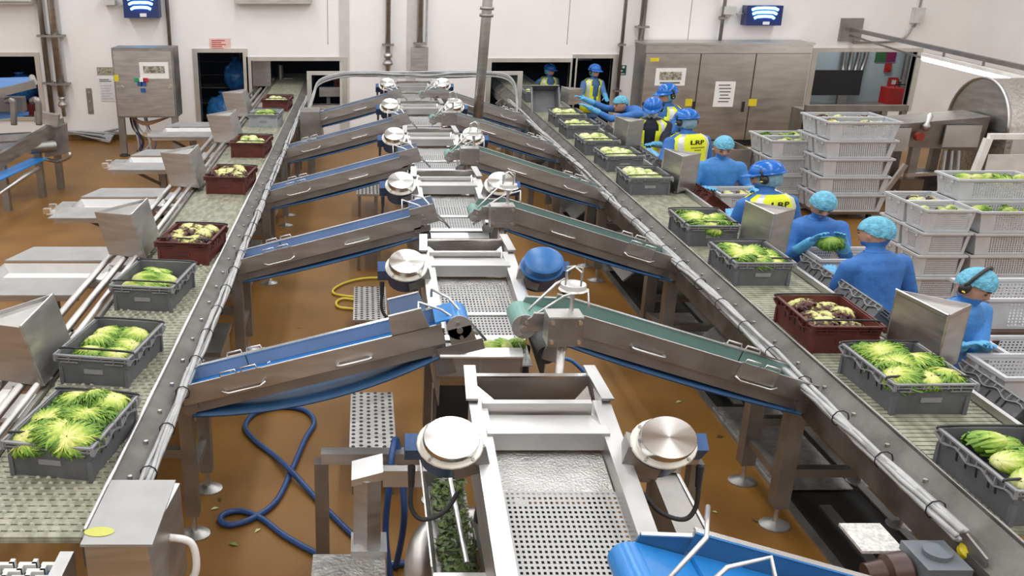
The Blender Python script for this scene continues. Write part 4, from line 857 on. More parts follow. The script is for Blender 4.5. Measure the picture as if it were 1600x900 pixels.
# ================================================================ ventilated tubs
def tub_mesh():
    X, Y, h = .5, .23, .26; bx, by = .43, .19; m = MB()
    def side(p0, p1, q0, q1, nx, ny, f0, f1, g0, g1):  # solid frame with perforated field
        p0, p1, q0, q1 = map(Vector, (p0, p1, q0, q1))
        def pt(a, b): return p0.lerp(p1, a).lerp(q0.lerp(q1, a), b)
        o = pt(f0, g0); ux = pt(f1, g0) - o; uy = pt(f0, g1) - o
        m.lattice(o, ux, uy, nx, ny, .56)
        for a0, a1, b0, b1 in ((0, f0, 0, 1), (f1, 1, 0, 1), (f0, f1, 0, g0), (f0, f1, g1, 1)): m.add([pt(a0, b0), pt(a1, b0), pt(a1, b1), pt(a0, b1)], [(0, 1, 2, 3)])
    side((-bx, -by, 0), (bx, -by, 0), (-X + .02, -Y + .02, h), (X - .02, -Y + .02, h), 22, 8, .18, .92, .1, .88)
    side((bx, by, 0), (-bx, by, 0), (X - .02, Y - .02, h), (-X + .02, Y - .02, h), 22, 8, .1, .9, .1, .88)
    side((-bx, by, 0), (-bx, -by, 0), (-X + .02, Y - .02, h), (-X + .02, -Y + .02, h), 5, 8, .3, .7, .15, .82)
    side((bx, -by, 0), (bx, by, 0), (X - .02, -Y + .02, h), (X - .02, Y - .02, h), 5, 8, .3, .7, .15, .82)
    m.lattice((-bx, -by, .003), (2 * bx, 0, 0), (0, 2 * by, 0), 12, 6, .5)
    bm = bmesh.new(); me = m.mesh('body', tub); bm.from_mesh(me); bmesh.ops.remove_doubles(bm, verts=bm.verts, dist=.0005); bmesh.ops.recalc_face_normals(bm, faces=bm.faces)
    bmesh.ops.solidify(bm, geom=bm.faces[:], thickness=.005); bm.to_mesh(me); bm.free()
    r = MB(); z0, z1 = h - .012, h + .012
    r.box((-X, -Y, z0), (X, -Y + .03, z1)); r.box((-X, Y - .03, z0), (X, Y, z1)); r.box((-X, -Y + .03, z0), (-X + .035, Y - .03, z1)); r.box((X - .035, -Y + .03, z0), (X, Y - .03, z1))
    for yy in (-.1, .1): r.box((-X + .01, yy - .02, h - .06), (-X + .03, yy + .02, h - .012)); r.box((X - .03, yy - .02, h - .06), (X - .01, yy + .02, h - .012))
    return me, r.mesh('rim', tub)
TB, TR = tub_mesh()
def tub_at(loc, sx, sy, sz, label, group=None, rz=0):
    t = thing('ventilated_tub', label, 'tub', loc, rz, group); t.scale = (sx, sy, sz); obj('body', TB, t); obj('rim', TR, t); return t
def trims(t, kinds, label, group, n=8, seed=1, z=.2):
    rnd = random.Random(seed)
    for i in range(n):
        p = Vector(t.location) + Vector((rnd.uniform(-.34, .34) * t.scale[0], rnd.uniform(-.12, .12) * t.scale[1], z * t.scale[2]))
        o = obj('cut_lettuce', rnd.choice(HM[rnd.choice(kinds)]), None, p, (rnd.uniform(-.6, .6), rnd.uniform(-.6, .6), rnd.uniform(0, 6))); o.scale = [.75] * 3; tag(o, label, 'lettuce', group)
def stack(x0, x1, y0, dy, zb, pitch, n, nm, pair=True, front_fewer=0):
    sx = (x1 - x0); xc = (x0 + x1) / 2; out = []
    for j in range(2 if pair else 1):
        for k in range(n - (front_fewer if j == 0 else 0)):
            pos = 'top' if k == n - 1 - (front_fewer if j == 0 else 0) else ('bottom' if k == 0 else '%s from bottom' % ['', 'second', 'third', 'fourth', 'fifth', 'sixth'][k])
            rowd = ('front column' if j == 0 else 'rear column') if pair else 'column'
            out.append(tub_at((xc, y0 + dy * (j + .5), zb + k * pitch), sx, dy / .46, pitch / .275, '%s grey tub, %s, %s' % (pos, rowd, nm), 'tubs of the ' + nm))
    return out
def dolly(x0, x1, y0, y1, label):
    t = thing('tub_dolly', label, 'dolly', ((x0 + x1) / 2, (y0 + y1) / 2, 0)); a, b = (x1 - x0) / 2 * .85, (y1 - y0) / 2 * .9
    MB().box((-a, -b, .09), (a, b, .125)).build('deck', mat('brown_board', (.12, .08, .055), .6, 0, .2), t)
    for sx in (-1, 1):
        for sy in (-1, 1): MB().cyl((sx * a * .8 - .02, sy * b * .8, .045), (sx * a * .8 + .02, sy * b * .8, .045), .045, n=12).build('castor', rubber, t)
s = stack(6.03, 7.0, 13.2, .42, .02, .262, 4, 'stack beside the steel cabinet'); trims(s[3], ['romaine', 'frisee'], 'green leaf in the front tub beside the cabinet', 'leaves in stack beside cabinet front', 9, 5); trims(s[7], ['romaine', 'frisee'], 'green leaf in the rear tub beside the cabinet', 'leaves in stack beside cabinet rear', 9, 6)
for y0 in (12.6,):
    s = stack(7.15 - .62, 7.15 + .42, y0, .45, .13, .262, 5, 'tall middle stack'); dolly(6.53, 7.57, y0, y0 + .9, 'wheeled board under the tall middle stack')
    trims(s[4], ['heart', 'red'], 'pale and red leaf in the front top tub of the tall stack', 'leaves tall stack front', 8, 7); trims(s[9], ['heart', 'red'], 'pale and red leaf in the rear top tub of the tall stack', 'leaves tall stack rear', 8, 8)
s = stack(5.98, 6.52, 9.2, .43, .07, .252, 4, 'narrow stack behind the worker seen from behind'); trims(s[3], ['heart', 'red'], 'mixed leaf in the front tub of the narrow stack', 'leaves narrow stack front', 5, 9); trims(s[7], ['heart', 'red'], 'mixed leaf in the rear tub of the narrow stack', 'leaves narrow stack rear', 5, 10)
s = stack(6.57, 7.5, 9.24, .46, .07, .245, 5, 'right hand stack', front_fewer=1); trims(s[3], ['frisee', 'romaine'], 'green leaf in the front tub of the right hand stack', 'leaves right stack front', 9, 11); trims(s[8], ['romaine'], 'yellow green leaf in the top tub of the right hand stack', 'leaves right stack top', 9, 12)
dolly(6.6, 7.5, 9.24, 10.16, 'wheeled board under the right hand stack'); dolly(6.0, 6.5, 9.2, 10.06, 'wheeled board under the narrow stack')
# tubs on the work shelf and beside the nearest worker
def shelf_tub(x0, x1, y0, y1, zr, lab, sz=1.0, post=True):
    t = tub_at(((x0 + x1) / 2, (y0 + y1) / 2, zr - .26 * sz), (x1 - x0), (y1 - y0) / .46, sz, lab)
    if post:
        st = thing('tub_stand', 'steel stand under the ' + lab.replace('empty perforated tub','tub').replace('perforated tub of trimmings','tub'), 'stand', ((x0 + x1) / 2 + .1, (y0 + y1) / 2, 0)); hz = zr - .26 * sz
        MB().box((-.28, -.13, hz - .03), (.28, .13, hz)).build('top', steel_d, st)
        for a in (-.24, .24): MB().box((a - .02, -.02, 0), (a + .02, .02, hz - .03)).build('leg', steel_d, st)
    return t
shelf_tub(3.98, 4.62, 7.42, 7.8, 1.1, 'empty perforated tub in front of the worker trimming parsley')
t = shelf_tub(4.0, 4.8, 5.06, 5.44, 1.1, 'empty perforated tub below the earmuff wearer\'s hands')
t = shelf_tub(3.98, 4.7, 9.76, 10.14, 1.1, 'perforated tub of trimmings in front of the plain coat worker'); trims(t, ['heart', 'red'], 'trimming in the tub before the plain coat worker', 'trimmings in shelf tub', 6, 14)
tub_at((5.3, 6.25, .555), 1.0, 1.0, .9, 'lower perforated tub right of the earmuff wearer'); tub_at((5.42, 6.85, .785), 1.0, 1.1, 1.0, 'upper perforated tub right of the earmuff wearer')
st = thing('low_bench', 'low brown bench under the tubs right of the earmuff wearer', 'bench', (5.35, 6.45, 0)); MB().box((-.55, -.5, .5), (.6, .75, .55)).build('top', mat('brown_board', (.12, .08, .055)), st); MB().box((-.5, .14, .55), (.6, .75, .78)).build('step', mat('brown_board', (.12, .08, .055)), st)
for a in (-.45, .5):
    for b_ in (-.4, .65): MB().box((a - .03, b_ - .03, 0), (a + .03, b_ + .03, .5)).build('leg', steel_d, st)
# ================================================================ deflector boxes
def deflector(B, A, C, z1, z0, sh, label, legs):
    t = thing('deflector_box', label, 'deflector', (B[0], B[1], 0)); o = Vector((B[0], B[1], 0)); A, B, C = [Vector((q[0], q[1], 0)) - o for q in (A, B, C)]
    sh = Vector((sh, 0, 0)); up = Vector((0, 0, z1)); dn = Vector((0, 0, z0))
    def face(nm, p, q, ins):
        m = MB(); n = (q - p).cross(Vector((0, 0, 1))).normalized() * .008; m.hexa([p + dn + sh, q + dn + sh, q + dn + sh + n, p + dn + sh + n, p + up, q + up, q + up + n, p + up + n]); return m.build(nm, steel, t)
    face('deflector_face', B, A, 0); face('front_face', C, B, 0); face('back_face', A, C, 0)
    m = MB(); m.prism([A + up - Vector((0, 0, .03)), B + up - Vector((0, 0, .03)), C + up - Vector((0, 0, .03))], (0, 0, .006)); m.build('top_plate', steel, t)
    for p, q in ((A, B),): MB().tube([p + up, q + up], .008, 6).build('edge_fold', steel_b, t)
    MB().bar(B + dn + sh + Vector((0, .1, 0)), B + dn + sh + Vector((legs, .1, -.12)), .04, .04).build('mount', steel_d, t)
LD = [(-2.0, 4.83), (-1.955, 7.29), (-1.935, 9.82), (-1.85, 12.44), (-1.97, 14.7)]
for i, (x, y) in enumerate(LD): deflector((x, y), (x + .01, y + .55), (x - .33, y + .1), 1.55, 1.17, .09, 'steel deflector box on the left conveyor, %s from the camera' % ordl(i), .02)
RD = [(3.52, 5.01), (3.46, 7.3), (3.49, 9.68), (3.53, 11.95), (3.66, 16.1)]
for i, (x, y) in enumerate(RD): deflector((x, y), (x - .06, y + .46), (x + .26, y + .19), 1.55 if i < 4 else 1.42, 1.15, -.02 if i else 0, 'steel deflector box on the right conveyor, %s from the camera' % ordl(i), .1)
# ================================================================ trimming tables on the left
pad = mat('white_cutting_board', (.8, .79, .77), .4, 0, .04, 12)
def table(k, y0):
    t = thing('trimming_table', 'steel trimming table with folded flaps, %s from the camera on the left' % ordl(k), 'table', (-2.85, y0, 0)); z = .86
    MB().box((-.52, .48, z - .1), (.42, .86, z - .085)).build('pan_floor', pad, t)
    m = MB(); m.plate((-.56, .44, z), (.45, .44, z), (-.52, .48, z - .1), .006); m.build('pan_side', steel_b, t); m = MB(); m.plate((-.56, .9, z), (-.52, .86, z - .1), (.45, .9, z), .006); m.build('pan_side', steel_b, t)
    m = MB(); m.plate((-.56, .44, z), (-.52, .48, z - .1), (-.56, .9, z), .006); m.build('pan_end', steel_b, t)
    m = MB(); m.prism([(-.66, 0, z), (.42, 0, z), (.45, .42, z + .01), (-.58, .42, z + .01)], (0, 0, .014)); m.build('front_flap', steel_t, t)
    m = MB(); m.prism([(-.56, .92, z + .01), (.4, .92, z + .01), (.44, 1.32, z + .02), (-.42, 1.32, z + .02)], (0, 0, .014)); m.build('back_flap', steel_t, t)
    MB().box((-.6, .02, z - .05), (.4, .05, z - .005)).build('frame_rail', steel, t); MB().box((-.5, 1.25, z - .05), (.4, 1.28, z + .0)).build('frame_rail', steel, t)
    m = MB(); m.box((-.78, .3, z - .04), (-.6, .9, z - .03)); m.build('end_shelf', steel, t)
    for yy in (.35, .55): MB().box((-.82, yy - .03, z - .03), (-.74, yy + .03, z + .03)).build('hinge_block', steel_p, t)
    for yy in (.5, .8): MB().box((.46, yy - .02, z - .06), (.76, yy + .02, z - .02)).build('cantilever', steel_d, t)
    MB().box((.5, .2, z + .02), (.72, .55, z + .035)).build('knife_tray', pad, t); MB().box((.48, .75, z + .02), (.72, 1.1, z + .035)).build('knife_tray', steel_b, t)
    m = MB(); m.box((-.1, .6, .12), (0, .7, z - .1)); m.build('pedestal', steel_d, t)
    m = MB(); m.bar((-.05, .65, .5), (-.35, .35, z - .1), .04, .04); m.build('brace', steel_d, t)
    m = MB(); m.box((-.4, .3, .1), (.35, .36, .14)); m.box((-.4, .94, .1), (.35, 1.0, .14)); m.box((-.1, .3, .1), (0, 1.0, .14)); m.build('base', steel, t)
    for xx in (-.36, .3):
        for yy in (.33, .97): MB().cyl((xx, yy - .015, .05), (xx, yy + .015, .05), .05, n=12).build('castor', rubber, t)
for k in range(5): table(k, 4.72 + PER * k)
# ================================================================ support frames, steps
def gate(y, x0, x1, zt, label):
    t = thing('support_frame', label, 'frame', ((x0 + x1) / 2, y, 0)); h = (x1 - x0) / 2
    MB().box((-h, -.04, zt - .07), (h, .04, zt)).build('beam', steel, t)
    for s in (-1, 1): MB().box((s * h - .04, -.04, .0), (s * h + .04, .04, zt - .07)).build('leg', steel_d, t)
    return t
gate(4.64, -.25, 1.97, .84, 'low steel portal frame around the nearest screen')
t = thing('channel_frame', 'upright folded steel channel frame left of the nearest deck', 'frame', (.02, 4.22, 0))
m = MB(); m.prism([(-.075, -.04, 0), (-.075, .05, 0), (.0, .09, 0), (.075, .05, 0), (.075, -.04, 0), (.0, -.07, 0)], (0, 0, .93)); m.build('column', steel, t)
m = MB(); m.hexa([(-.085, -.06, .9), (.085, -.06, .94), (.085, .1, .94), (-.085, .1, .9), (-.085, -.06, .94), (.085, -.06, .99), (.085, .12, 1.0), (-.085, .12, .95)]); m.build('cap', steel_b, t)
MB().box((.085, 0, .86), (.38, .06, .96)).build('beam', steel_b, t); MB().box((-.3, -.55, .42), (.1, -.05, .46)).build('step_plate', chq, t); MB().box((-.09, -.08, .3), (.11, .1, .5)).build('clamp', steel_b, t)
t = thing('channel_frame', 'folded steel channel frame right of the nearest deck', 'frame', (1.63, 4.3, 0))
m = MB(); m.hexa([(-.03, -.5, .3), (.12, -.5, .3), (.12, .1, .3), (-.03, .1, .3), (-.03, -.45, .8), (.12, -.45, .8), (.09, .08, .9), (-.03, .08, .9)]); m.build('column', steel_d, t)
MB().box((-.04, .0, .9), (.12, .14, .95)).build('cap', steel_b, t); MB().box((-.35, 0, .84), (-.04, .06, .93)).build('beam', steel_b, t); MB().cyl((.1, .05, .9), (.16, -.5, .75), .012, n=8).build('rod', steel_b, t); MB().box((0, -.1, 0), (.08, 0, .3)).build('post', steel_d, t)
stepm = mat('perforated_step_steel', (.5, .49, .47), .42, .9, .12, 8, .2, 30)
def step(x0, x1, y0, y1, z, label):
    t = thing('step_platform', label, 'step', ((x0 + x1) / 2, (y0 + y1) / 2, 0)); a, b = (x1 - x0) / 2, (y1 - y0) / 2
    MB().box((-a, -b, z - .03), (a, b, z)).build('tread', stepm, t)
    nx, ny = 6, 16; hm_ = MB().lathe((0, 0, 0), (0, 0, 1), [(0, .016), (.005, .011)], 6).mesh('grip_stud', mat('dark_grip_stud', (.04, .04, .04), .6))
    for i in range(nx):
        for j in range(ny):
            x = -a + (i + .5) * 2 * a / nx; y = -b + (j + .5) * 2 * b / ny + (b / ny / 2 if i % 2 else 0); obj('grip_stud', hm_, t, (x, min(y, b - .01), z))
    for s in (-1, 1):
        for q in (-1, 1): MB().box((s * (a - .04) - .02, q * (b - .04) - .02, 0), (s * (a - .04) + .02, q * (b - .04) + .02, z - .03)).build('leg', steel_d, t)
for k in range(4): step(-.1, .23, 5.45 + PER * k, 6.38 + PER * k, .35, 'perforated steel step left of the %s screen' % ['second', 'third', 'fourth', 'fifth'][k])
step(1.5, 1.75, 5.7, 6.4, .35, 'perforated steel step right of the second screen')
# scrap trough beside the nearest screen
t = thing('scrap_trough', 'steel trough of green trimmings beside the nearest screen', 'trough', (.47, 3.35, 0))
m = MB(); m.hexa([(-.12, 0, .8), (.08, 0, .8), (.08, .95, .86), (-.12, .95, .86), (-.12, 0, .81), (.08, 0, .81), (.08, .95, .87), (-.12, .95, .87)]); m.build('floor', steel_d, t)
m = MB(); m.prism([(-.16, 0, 1.0), (-.12, 0, .8), (-.12, .95, .86), (-.16, .95, 1.02)], (-.008, 0, 0)); m.build('wall', steel, t); MB().box((-.16, -.1, .9), (.12, 0, .97)).build('end_box', steel_b, t)
MB().cyl((.0, .05, .98), (-.03, .8, 1.06), .013, n=8).build('rod', steel_b, t); MB().box((-.14, .2, 0), (-.08, .26, .82)).build('post', steel_d, t)
m = MB(); rnd = random.Random(4)
for i in range(900):
    x, y = rnd.uniform(-.1, .07), rnd.uniform(.05, .92); a = rnd.random() * 6; l = rnd.uniform(.015, .035); z = .83 + y * .06 + rnd.uniform(0, .03)
    m.add([(x, y, z), (x + l * math.cos(a), y + l * math.sin(a), z + rnd.uniform(-.01, .02)), (x + l * math.cos(a + 1.3), y + l * math.sin(a + 1.3), z + .006)], [(0, 1, 2)])
tr_ = m.build('trimmings', mat('wet_trimmings', (.04, .07, .012), .45, 0, .5, 12, col2=(.11, .16, .03)), t); stuff(tr_)
# elbow pipe
t = thing('elbow_pipe', 'fat polished elbow pipe at the bottom beside the deck', 'pipe', (.3, 3.9, 0))
MB().tube(spline([(.42, .25, .68), (.2, .22, .69), (.06, .14, .67), (.0, .03, .58), (0, -.02, .3), (0, -.02, 0)]), .085, 16).build('elbow', steel, t, True); MB().lathe((0, -.02, 0), (0, 0, 1), [(0, .11), (.02, .11), (.03, .09)], 16).build('flange', blue_paint, t)
# ================================================================ control boxes with beacons on the right feed conveyors
def control(k, label):
    y = 4.8 + PER * k; x = 1.155; t = thing('control_post', label, 'control box', (x, y, 0))
    MB().cyl((0, 0, .02), (0, 0, 1.470), .026, n=12).build('pole', steel, t, True); MB().lathe((0, 0, 0), (0, 0, 1), [(0, .08), (.015, .08), (.03, .03)], 14).build('foot', steel, t)
    b = MB().box((-.1, -.07, 1.470), (.1, .07, 1.650)).build('box', steel, t); MB().box((-.1, -.078, 1.475), (.1, -.07, 1.645)).build('cover', steel_d, b)
    for sx in (-1, 1):
        for zz in (1.500, 1.620): MB().cyl((sx * .078, -.078, zz), (sx * .078, -.088, zz), .012, n=8).build('screw', steel_p, b)
    MB().cyl((.05, .04, 1.650), (.05, .04, 1.770), .014, n=8).build('stalk', steel, t)
    d = MB().lathe((.05, .04, 1.770), (0, 0, 1), [(0, .05), (.012, .085), (.02, .075), (.045, .072), (.048, .06)], 20).build('beacon_base', mat('pale_beacon', (.6, .6, .58), .3, .3), t, 30)
    for q in range(2):
        a = q * math.pi / 2 + .5; c_, s_ = math.cos(a) * .06, math.sin(a) * .06
        MB().tube([(.05 + c_, .04 + s_, 1.815), (.05 + c_, .04 + s_, 1.900), (.05, .04, 1.920), (.05 - c_, .04 - s_, 1.900), (.05 - c_, .04 - s_, 1.815)], .006, 6).build('cage_wire', steel_b, d)
    MB().ellipsoid((.05, .04, 1.815), (.02, .02, .014)).build('lens', paper, d)
    return t
for k in range(4): control(k, 'steel control box and caged beacon on a post, %s from the camera' % ordl(k))
# ================================================================ tall pole and cable frame
pb = aty(745, 200, 13.2); ptp = aty(762, 0, 13.2); dr = (ptp - pb); 
t = thing('service_pole', 'tall steel service pole standing right of the screens', 'pole', (pb.x, 13.2, 0)); sl_ = dr.x / dr.z
f = lambda z: (sl_ * (z - pb.z), 0, z)
MB().cyl(f(0), f(CEIL), .072, n=16).build('pole', steel, t, True)
for v in (13, 24): z = aty(760, v, 13.2).z; MB().cyl(f(z - .02), f(z + .02), .1, n=16).build('band', steel_d, t, True)
t = thing('cable_gantry', 'goalpost cable frame crossing above the farthest screen', 'frame', (0, 16.0, 0)); x0, x1, zt = -.99, 2.78, 1.75
MB().box((x0, -.03, zt - .06), (x1, .03, zt)).build('beam', frame_m, t)
for xx in (x0, x1 - .08): MB().box((xx, -.03, 0), (xx + .08, .03, zt - .06)).build('post', frame_m, t)
random.seed(5)
for c in range(9):
    dz = random.uniform(-.03, .06); dy = -.05 - random.uniform(0, .05)
    pts = [(x0 - .02 + .04 * c / 9, dy - .25, 1.0), (x0 + .1 + .03 * c / 9, dy - .1, 1.35), (x0 + .22, dy, 1.55 + dz), (x0 + .6, dy, zt - .08 + dz)] + [(x0 + .6 + q * .5, dy + random.uniform(-.02, .02), zt - .07 + dz + random.uniform(-.03, .02)) for q in range(1, 5)] + [(x1 - .45, dy, zt - .07 + dz), (x1 - .18, dy - .02, 1.55 + dz), (x1 - .1 - .02 * c / 9, dy - .1, 1.3), (x1 - .12, dy - .3, 1.02)]
    MB().tube(spline(pts, 5), .016, 6).build('cable', cable_m, t, True)
t = thing('junction_box', 'small steel junction box hanging by the far end of the right cables', 'box', (2.5, 13.0, 0)); MB().box((-.14, 0, .82), (.14, .2, 1.12)).build('box', steel, t); MB().box((-.04, .05, 0), (.04, .13, .82)).build('post', steel_d, t); MB().tube(spline([(-.1, 0, 1.0), (-.2, -.1, 1.1), (.0, -.15, 1.15), (.1, -.1, 1.12)]), .014, 6).build('cable', cable_m, t)
# ================================================================ hoses
def flo(u, v, z=.02): return atz(u, v, z)
def zz4(pts, z=.022): return [flo(250 + a / 2.25, 500 + b / 2.25, z) for a, b in pts]
h = MB().tube(spline(zz4([(890, 850), (760, 868), (640, 855), (550, 820), (440, 760), (360, 700), (290, 672), (230, 680), (212, 705), (250, 720), (330, 695), (410, 635), (462, 530), (510, 420), (542, 360), (510, 318), (430, 306), (340, 325), (300, 372), (330, 420)]) + [flo(250 + 400 / 2.25, 500 + 475 / 2.25, .03), flo(250 + 460 / 2.25, 500 + 530 / 2.25, .062), flo(250 + 505 / 2.25, 500 + 578 / 2.25, .04)] + zz4([(560, 640), (630, 710), (690, 770), (760, 850)])), .021, 8).build('water_hose', hose_b, None, True); tag(h, 'dark blue water hose looped on the brown floor at left', 'hose')
h = MB().tube(spline([(.2, 4.63, .02), (.24, 4.5, .5), (.2, 4.68, .86), (.17, 4.56, .9), (.15, 4.46, .75), (.13, 4.4, .4), (.2, 4.3, .06), (.4, 4.2, .022)]), .02, 8).build('water_hose', hose_b, None, True); tag(h, 'blue hose hung over the low portal frame', 'hose')
h = MB().tube(spline([flo(300 + a / 3, 250 + b / 3) for a, b in ((885, 552), (800, 556), (720, 575), (665, 605), (670, 628), (740, 640), (800, 643))] + [flo(300 + a / 3, 250 + b / 3, .02) for a, b in ((775, 655), (710, 650), (678, 665), (690, 690), (780, 700))]), .015, 8).build('air_hose', hose_y, None, True); tag(h, 'yellow air hose looped on the floor beside the step', 'hose')
h = MB().tube(spline([(1.28, 5.6, 1.0), (1.45, 5.65, .95), (1.6, 5.6, .75), (1.62, 5.5, .4), (1.5, 5.6, .05), (1.35, 5.7, .02)]), .014, 8).build('air_hose', mat('pale_blue_hose', (.05, .16, .4), .4), None, True); tag(h, 'light blue air line curling by the right hand step', 'hose')
# fallen leaves on the floor
rnd = random.Random(12)
spots = [(345, 780), (365, 850), (402, 828), (615, 880), (1080, 745), (1120, 797), (1176, 813), (1060, 628), (1125, 683), (893, 310), (955, 350), (880, 300), (940, 290), (1090, 790), (980, 420), (1000, 372), (345, 350), (420, 440), (470, 510), (435, 360), (960, 735), (1230, 880), (1160, 850), (905, 330), (925, 318), (338, 795)]
lf = MB(); lf.add([(-.03, 0, 0), (0, -.014, .006), (.03, 0, .002), (0, .014, .008), (0, 0, .0)], [(0, 1, 4), (1, 2, 4), (2, 3, 4), (3, 0, 4)]); lfm = [lf.mesh('leaf_scrap', mat('pale_leaf_scrap', (.5, .55, .25), .6)), lf.mesh('leaf_scrap', mat('green_leaf_scrap', (.16, .26, .05), .6)), lf.mesh('leaf_scrap', mat('brown_leaf_scrap', (.1, .06, .02), .6))]
sc = thing('fallen_leaves', 'scattered salad scraps lying on the brown floor', 'scraps', (0, 0, 0))
for i, (u, v) in enumerate(spots):
    o = obj('leaf_scrap', lfm[rnd.choice((0, 0, 1, 2))], sc, flo(u + rnd.uniform(-4, 4), v + rnd.uniform(-3, 3), .003), (0, 0, rnd.random() * 6)); o.scale = [rnd.uniform(.6, 1.4)] * 3
ps = mat('purple_leaf_scrap', (.09, .005, .02), .5)
sc2 = thing('purple_scraps', 'torn purple leaf scraps on the lower tread of the nearest deck', 'scraps', (MX[0], 2.55, 0))
for i in range(7):
    m = MB(); n_ = 7; m.add([(math.cos(q * 6.28 / n_) * rnd.uniform(.01, .03), math.sin(q * 6.28 / n_) * rnd.uniform(.006, .016), rnd.uniform(.0, .008)) for q in range(n_)], [tuple(range(n_))]); o = m.build('leaf_scrap', ps, sc2); yy = rnd.uniform(.03, .18); o.location = (rnd.uniform(-.02, .2), yy, 1.22 - .066 + yy * .21 + .0); o.rotation_euler = (.2, 0, rnd.random() * 6)
for i in range(3):
    o = obj('cut_lettuce', HM['romaine'][i], None, (MX[1] + .02 + .08 * i, 5.12 + .02 * i, 1.29), (0, 0, i * 2)); o.scale = [.6] * 3; tag(o, 'small green lettuce piece dropped on the second screen', 'lettuce', 'pieces on second screen')
# ================================================================ drum washer at the right rear
def W(u, v, y): return aty(u, v, y)
t = thing('drum_washer', 'large steel drum washer with half-round end plate at far right', 'washing machine', (9.22, 13.52, 0)); zc = 1.24; ry = .69
n_ = 22; pts = [Vector((0, -math.cos(math.pi * q / n_) * ry, zc + math.sin(math.pi * q / n_) * ry)) for q in range(n_ + 1)]
m = MB(); m.prism(pts, (.04, 0, 0)); m.build('end_plate', steel, t)
m = MB()
for q in range(n_):
    a, b_ = pts[q] * 1.0, pts[q + 1] * 1.0; ex = Vector((2.6, 0, 0)); o4 = Vector((.04, 0, 0)); m.add([a + o4, b_ + o4, b_ + ex, a + ex], [(0, 1, 2, 3)])
m.build('drum_cover', mat('pitted_bright_steel', (.7, .69, .66), .34, 1, .15, 30, .4, 60), t, True)
MB().tube([(-.01, p.y * 1.01, zc + (p.z - zc) * 1.01) for p in pts], .022, 8).build('end_rim', steel_b, t, True)
MB().box((.02, -ry, .28), (2.6, ry, zc)).build('tank', mat('wet_pitted_steel', (.42, .4, .36), .4, 1, .25, 25, .4, 50), t)
MB().box((.1, -ry - .02, .75), (2.6, -ry, zc - .04)).build('side_sheet', mat('pale_sheet_steel', (.6, .59, .57), .5, .7, .05), t)
for xx in (.15, 2.3):
    for yy in (-.6, .6): MB().box((xx - .05, yy - .05, 0), (xx + .05, yy + .05, .28)).build('leg', steel_d, t)
a = aty(1388, 192, 13.2); b_ = aty(1488, 186, 13.2); x0 = a.x; x1 = 9.15
t = thing('infeed_hopper', 'steel infeed trough with pale panels left of the drum washer', 'hopper', ((x0 + x1) / 2, 13.2, 0)); h_ = (x1 - x0) / 2; zt = a.z
m = MB(); m.hexa([(-h_ + .15, 0, zt - .34), (h_, 0, zt - .42), (h_, .5, zt - .42), (-h_ + .15, .5, zt - .34), (-h_, -.06, zt - .02), (h_, -.06, zt + .1), (h_, .6, zt + .1), (-h_, .6, zt - .02)]); m.build('trough', steel_d, t)
MB().box((-h_ - .12, -.1, zt - .4), (-h_ + .3, -.07, zt - .06)).build('pale_panel', steel_b, t); MB().box((.08, -.1, zt - .34), (h_ - .12, -.075, zt - .02)).build('pale_panel', steel_b, t)
MB().cyl((-h_ + .42, -.08, zt - .18), (-h_ + .42, -.16, zt - .18), .065, n=12).build('red_stop_button', mat('dull_red_button', (.25, .03, .02), .4), t)
m = MB(); m.lathe((-h_ + .5, -.1, zt - .1), (.1, 0, 1), [(0, .03), (.08, .06), (.12, .03), (.22, .05), (.26, .02)], 10); m.build('valve', steel_b, t, True)
for xx in (-h_ + .5, h_ - .35):
    for yy in (.05, .5): MB().box((xx - .06, yy - .05, 0), (xx + .06, yy + .05, zt - .36)).build('leg', steel_d, t)
MB().bar((-h_ + .0, -.05, .05), (-h_ + .35, -.05, .72), .06, .06).build('brace', steel, t); MB().bar((-h_ + .4, -.03, .55), (h_ - .2, -.03, .6), .05, .05).build('cross_bar', steel, t); MB().box((h_ - .75, .1, .1), (h_ - .45, .45, .55)).build('pump', mat('dark_motor', (.05, .045, .045)), t); MB().box((-h_ + .35, -.02, .3), (-h_ + .7, .2, .48)).build('junction_box', mat('brown_box', (.13, .085, .055), .6), t)
for q in range(3): MB().tube(spline([(-h_ + .9 + q * .1, -.05, zt - .4), (-h_ + .95 + q * .12, -.12, .3), (-h_ + 1.3 + q * .1, -.05, .1)]), .02, 6).build('cable', cable_m, t)
t = thing('back_machine_frame', 'brown steel frame machine below the right hatch', 'machine', (7.9, 16.2, 0)); a = aty(1262, 165, 16.2); b_ = aty(1420, 168, 16.2); x0, x1 = a.x - 7.9, b_.x - 7.9
MB().box((x0, 0, a.z - .1), (x1, .12, a.z)).build('top_rail', steel_d, t); MB().box((x0, .05, .15), (x0 + .55, .6, a.z - .1)).build('side_panel', steel_d, t); MB().box((x0 + .55, .3, .3), (x1 - .3, .34, a.z - .1)).build('back_panel', steel_d, t)
for xx in (x0, x0 + 1.1, x1 - .45, x1 - .1): MB().box((xx, .02, 0), (xx + .1, .1, a.z - .1)).build('post', steel_d, t)
MB().box((x0 + .2, .0, a.z - .5), (x1 - .2, .06, a.z - .44)).build('mid_rail', steel_d, t)
t = thing('guard_rail', 'white painted guard rail in front of the drum washer', 'rail', (9.5, 11.6, 0)); a = aty(1545, 213, 11.6); x0 = a.x - 9.5
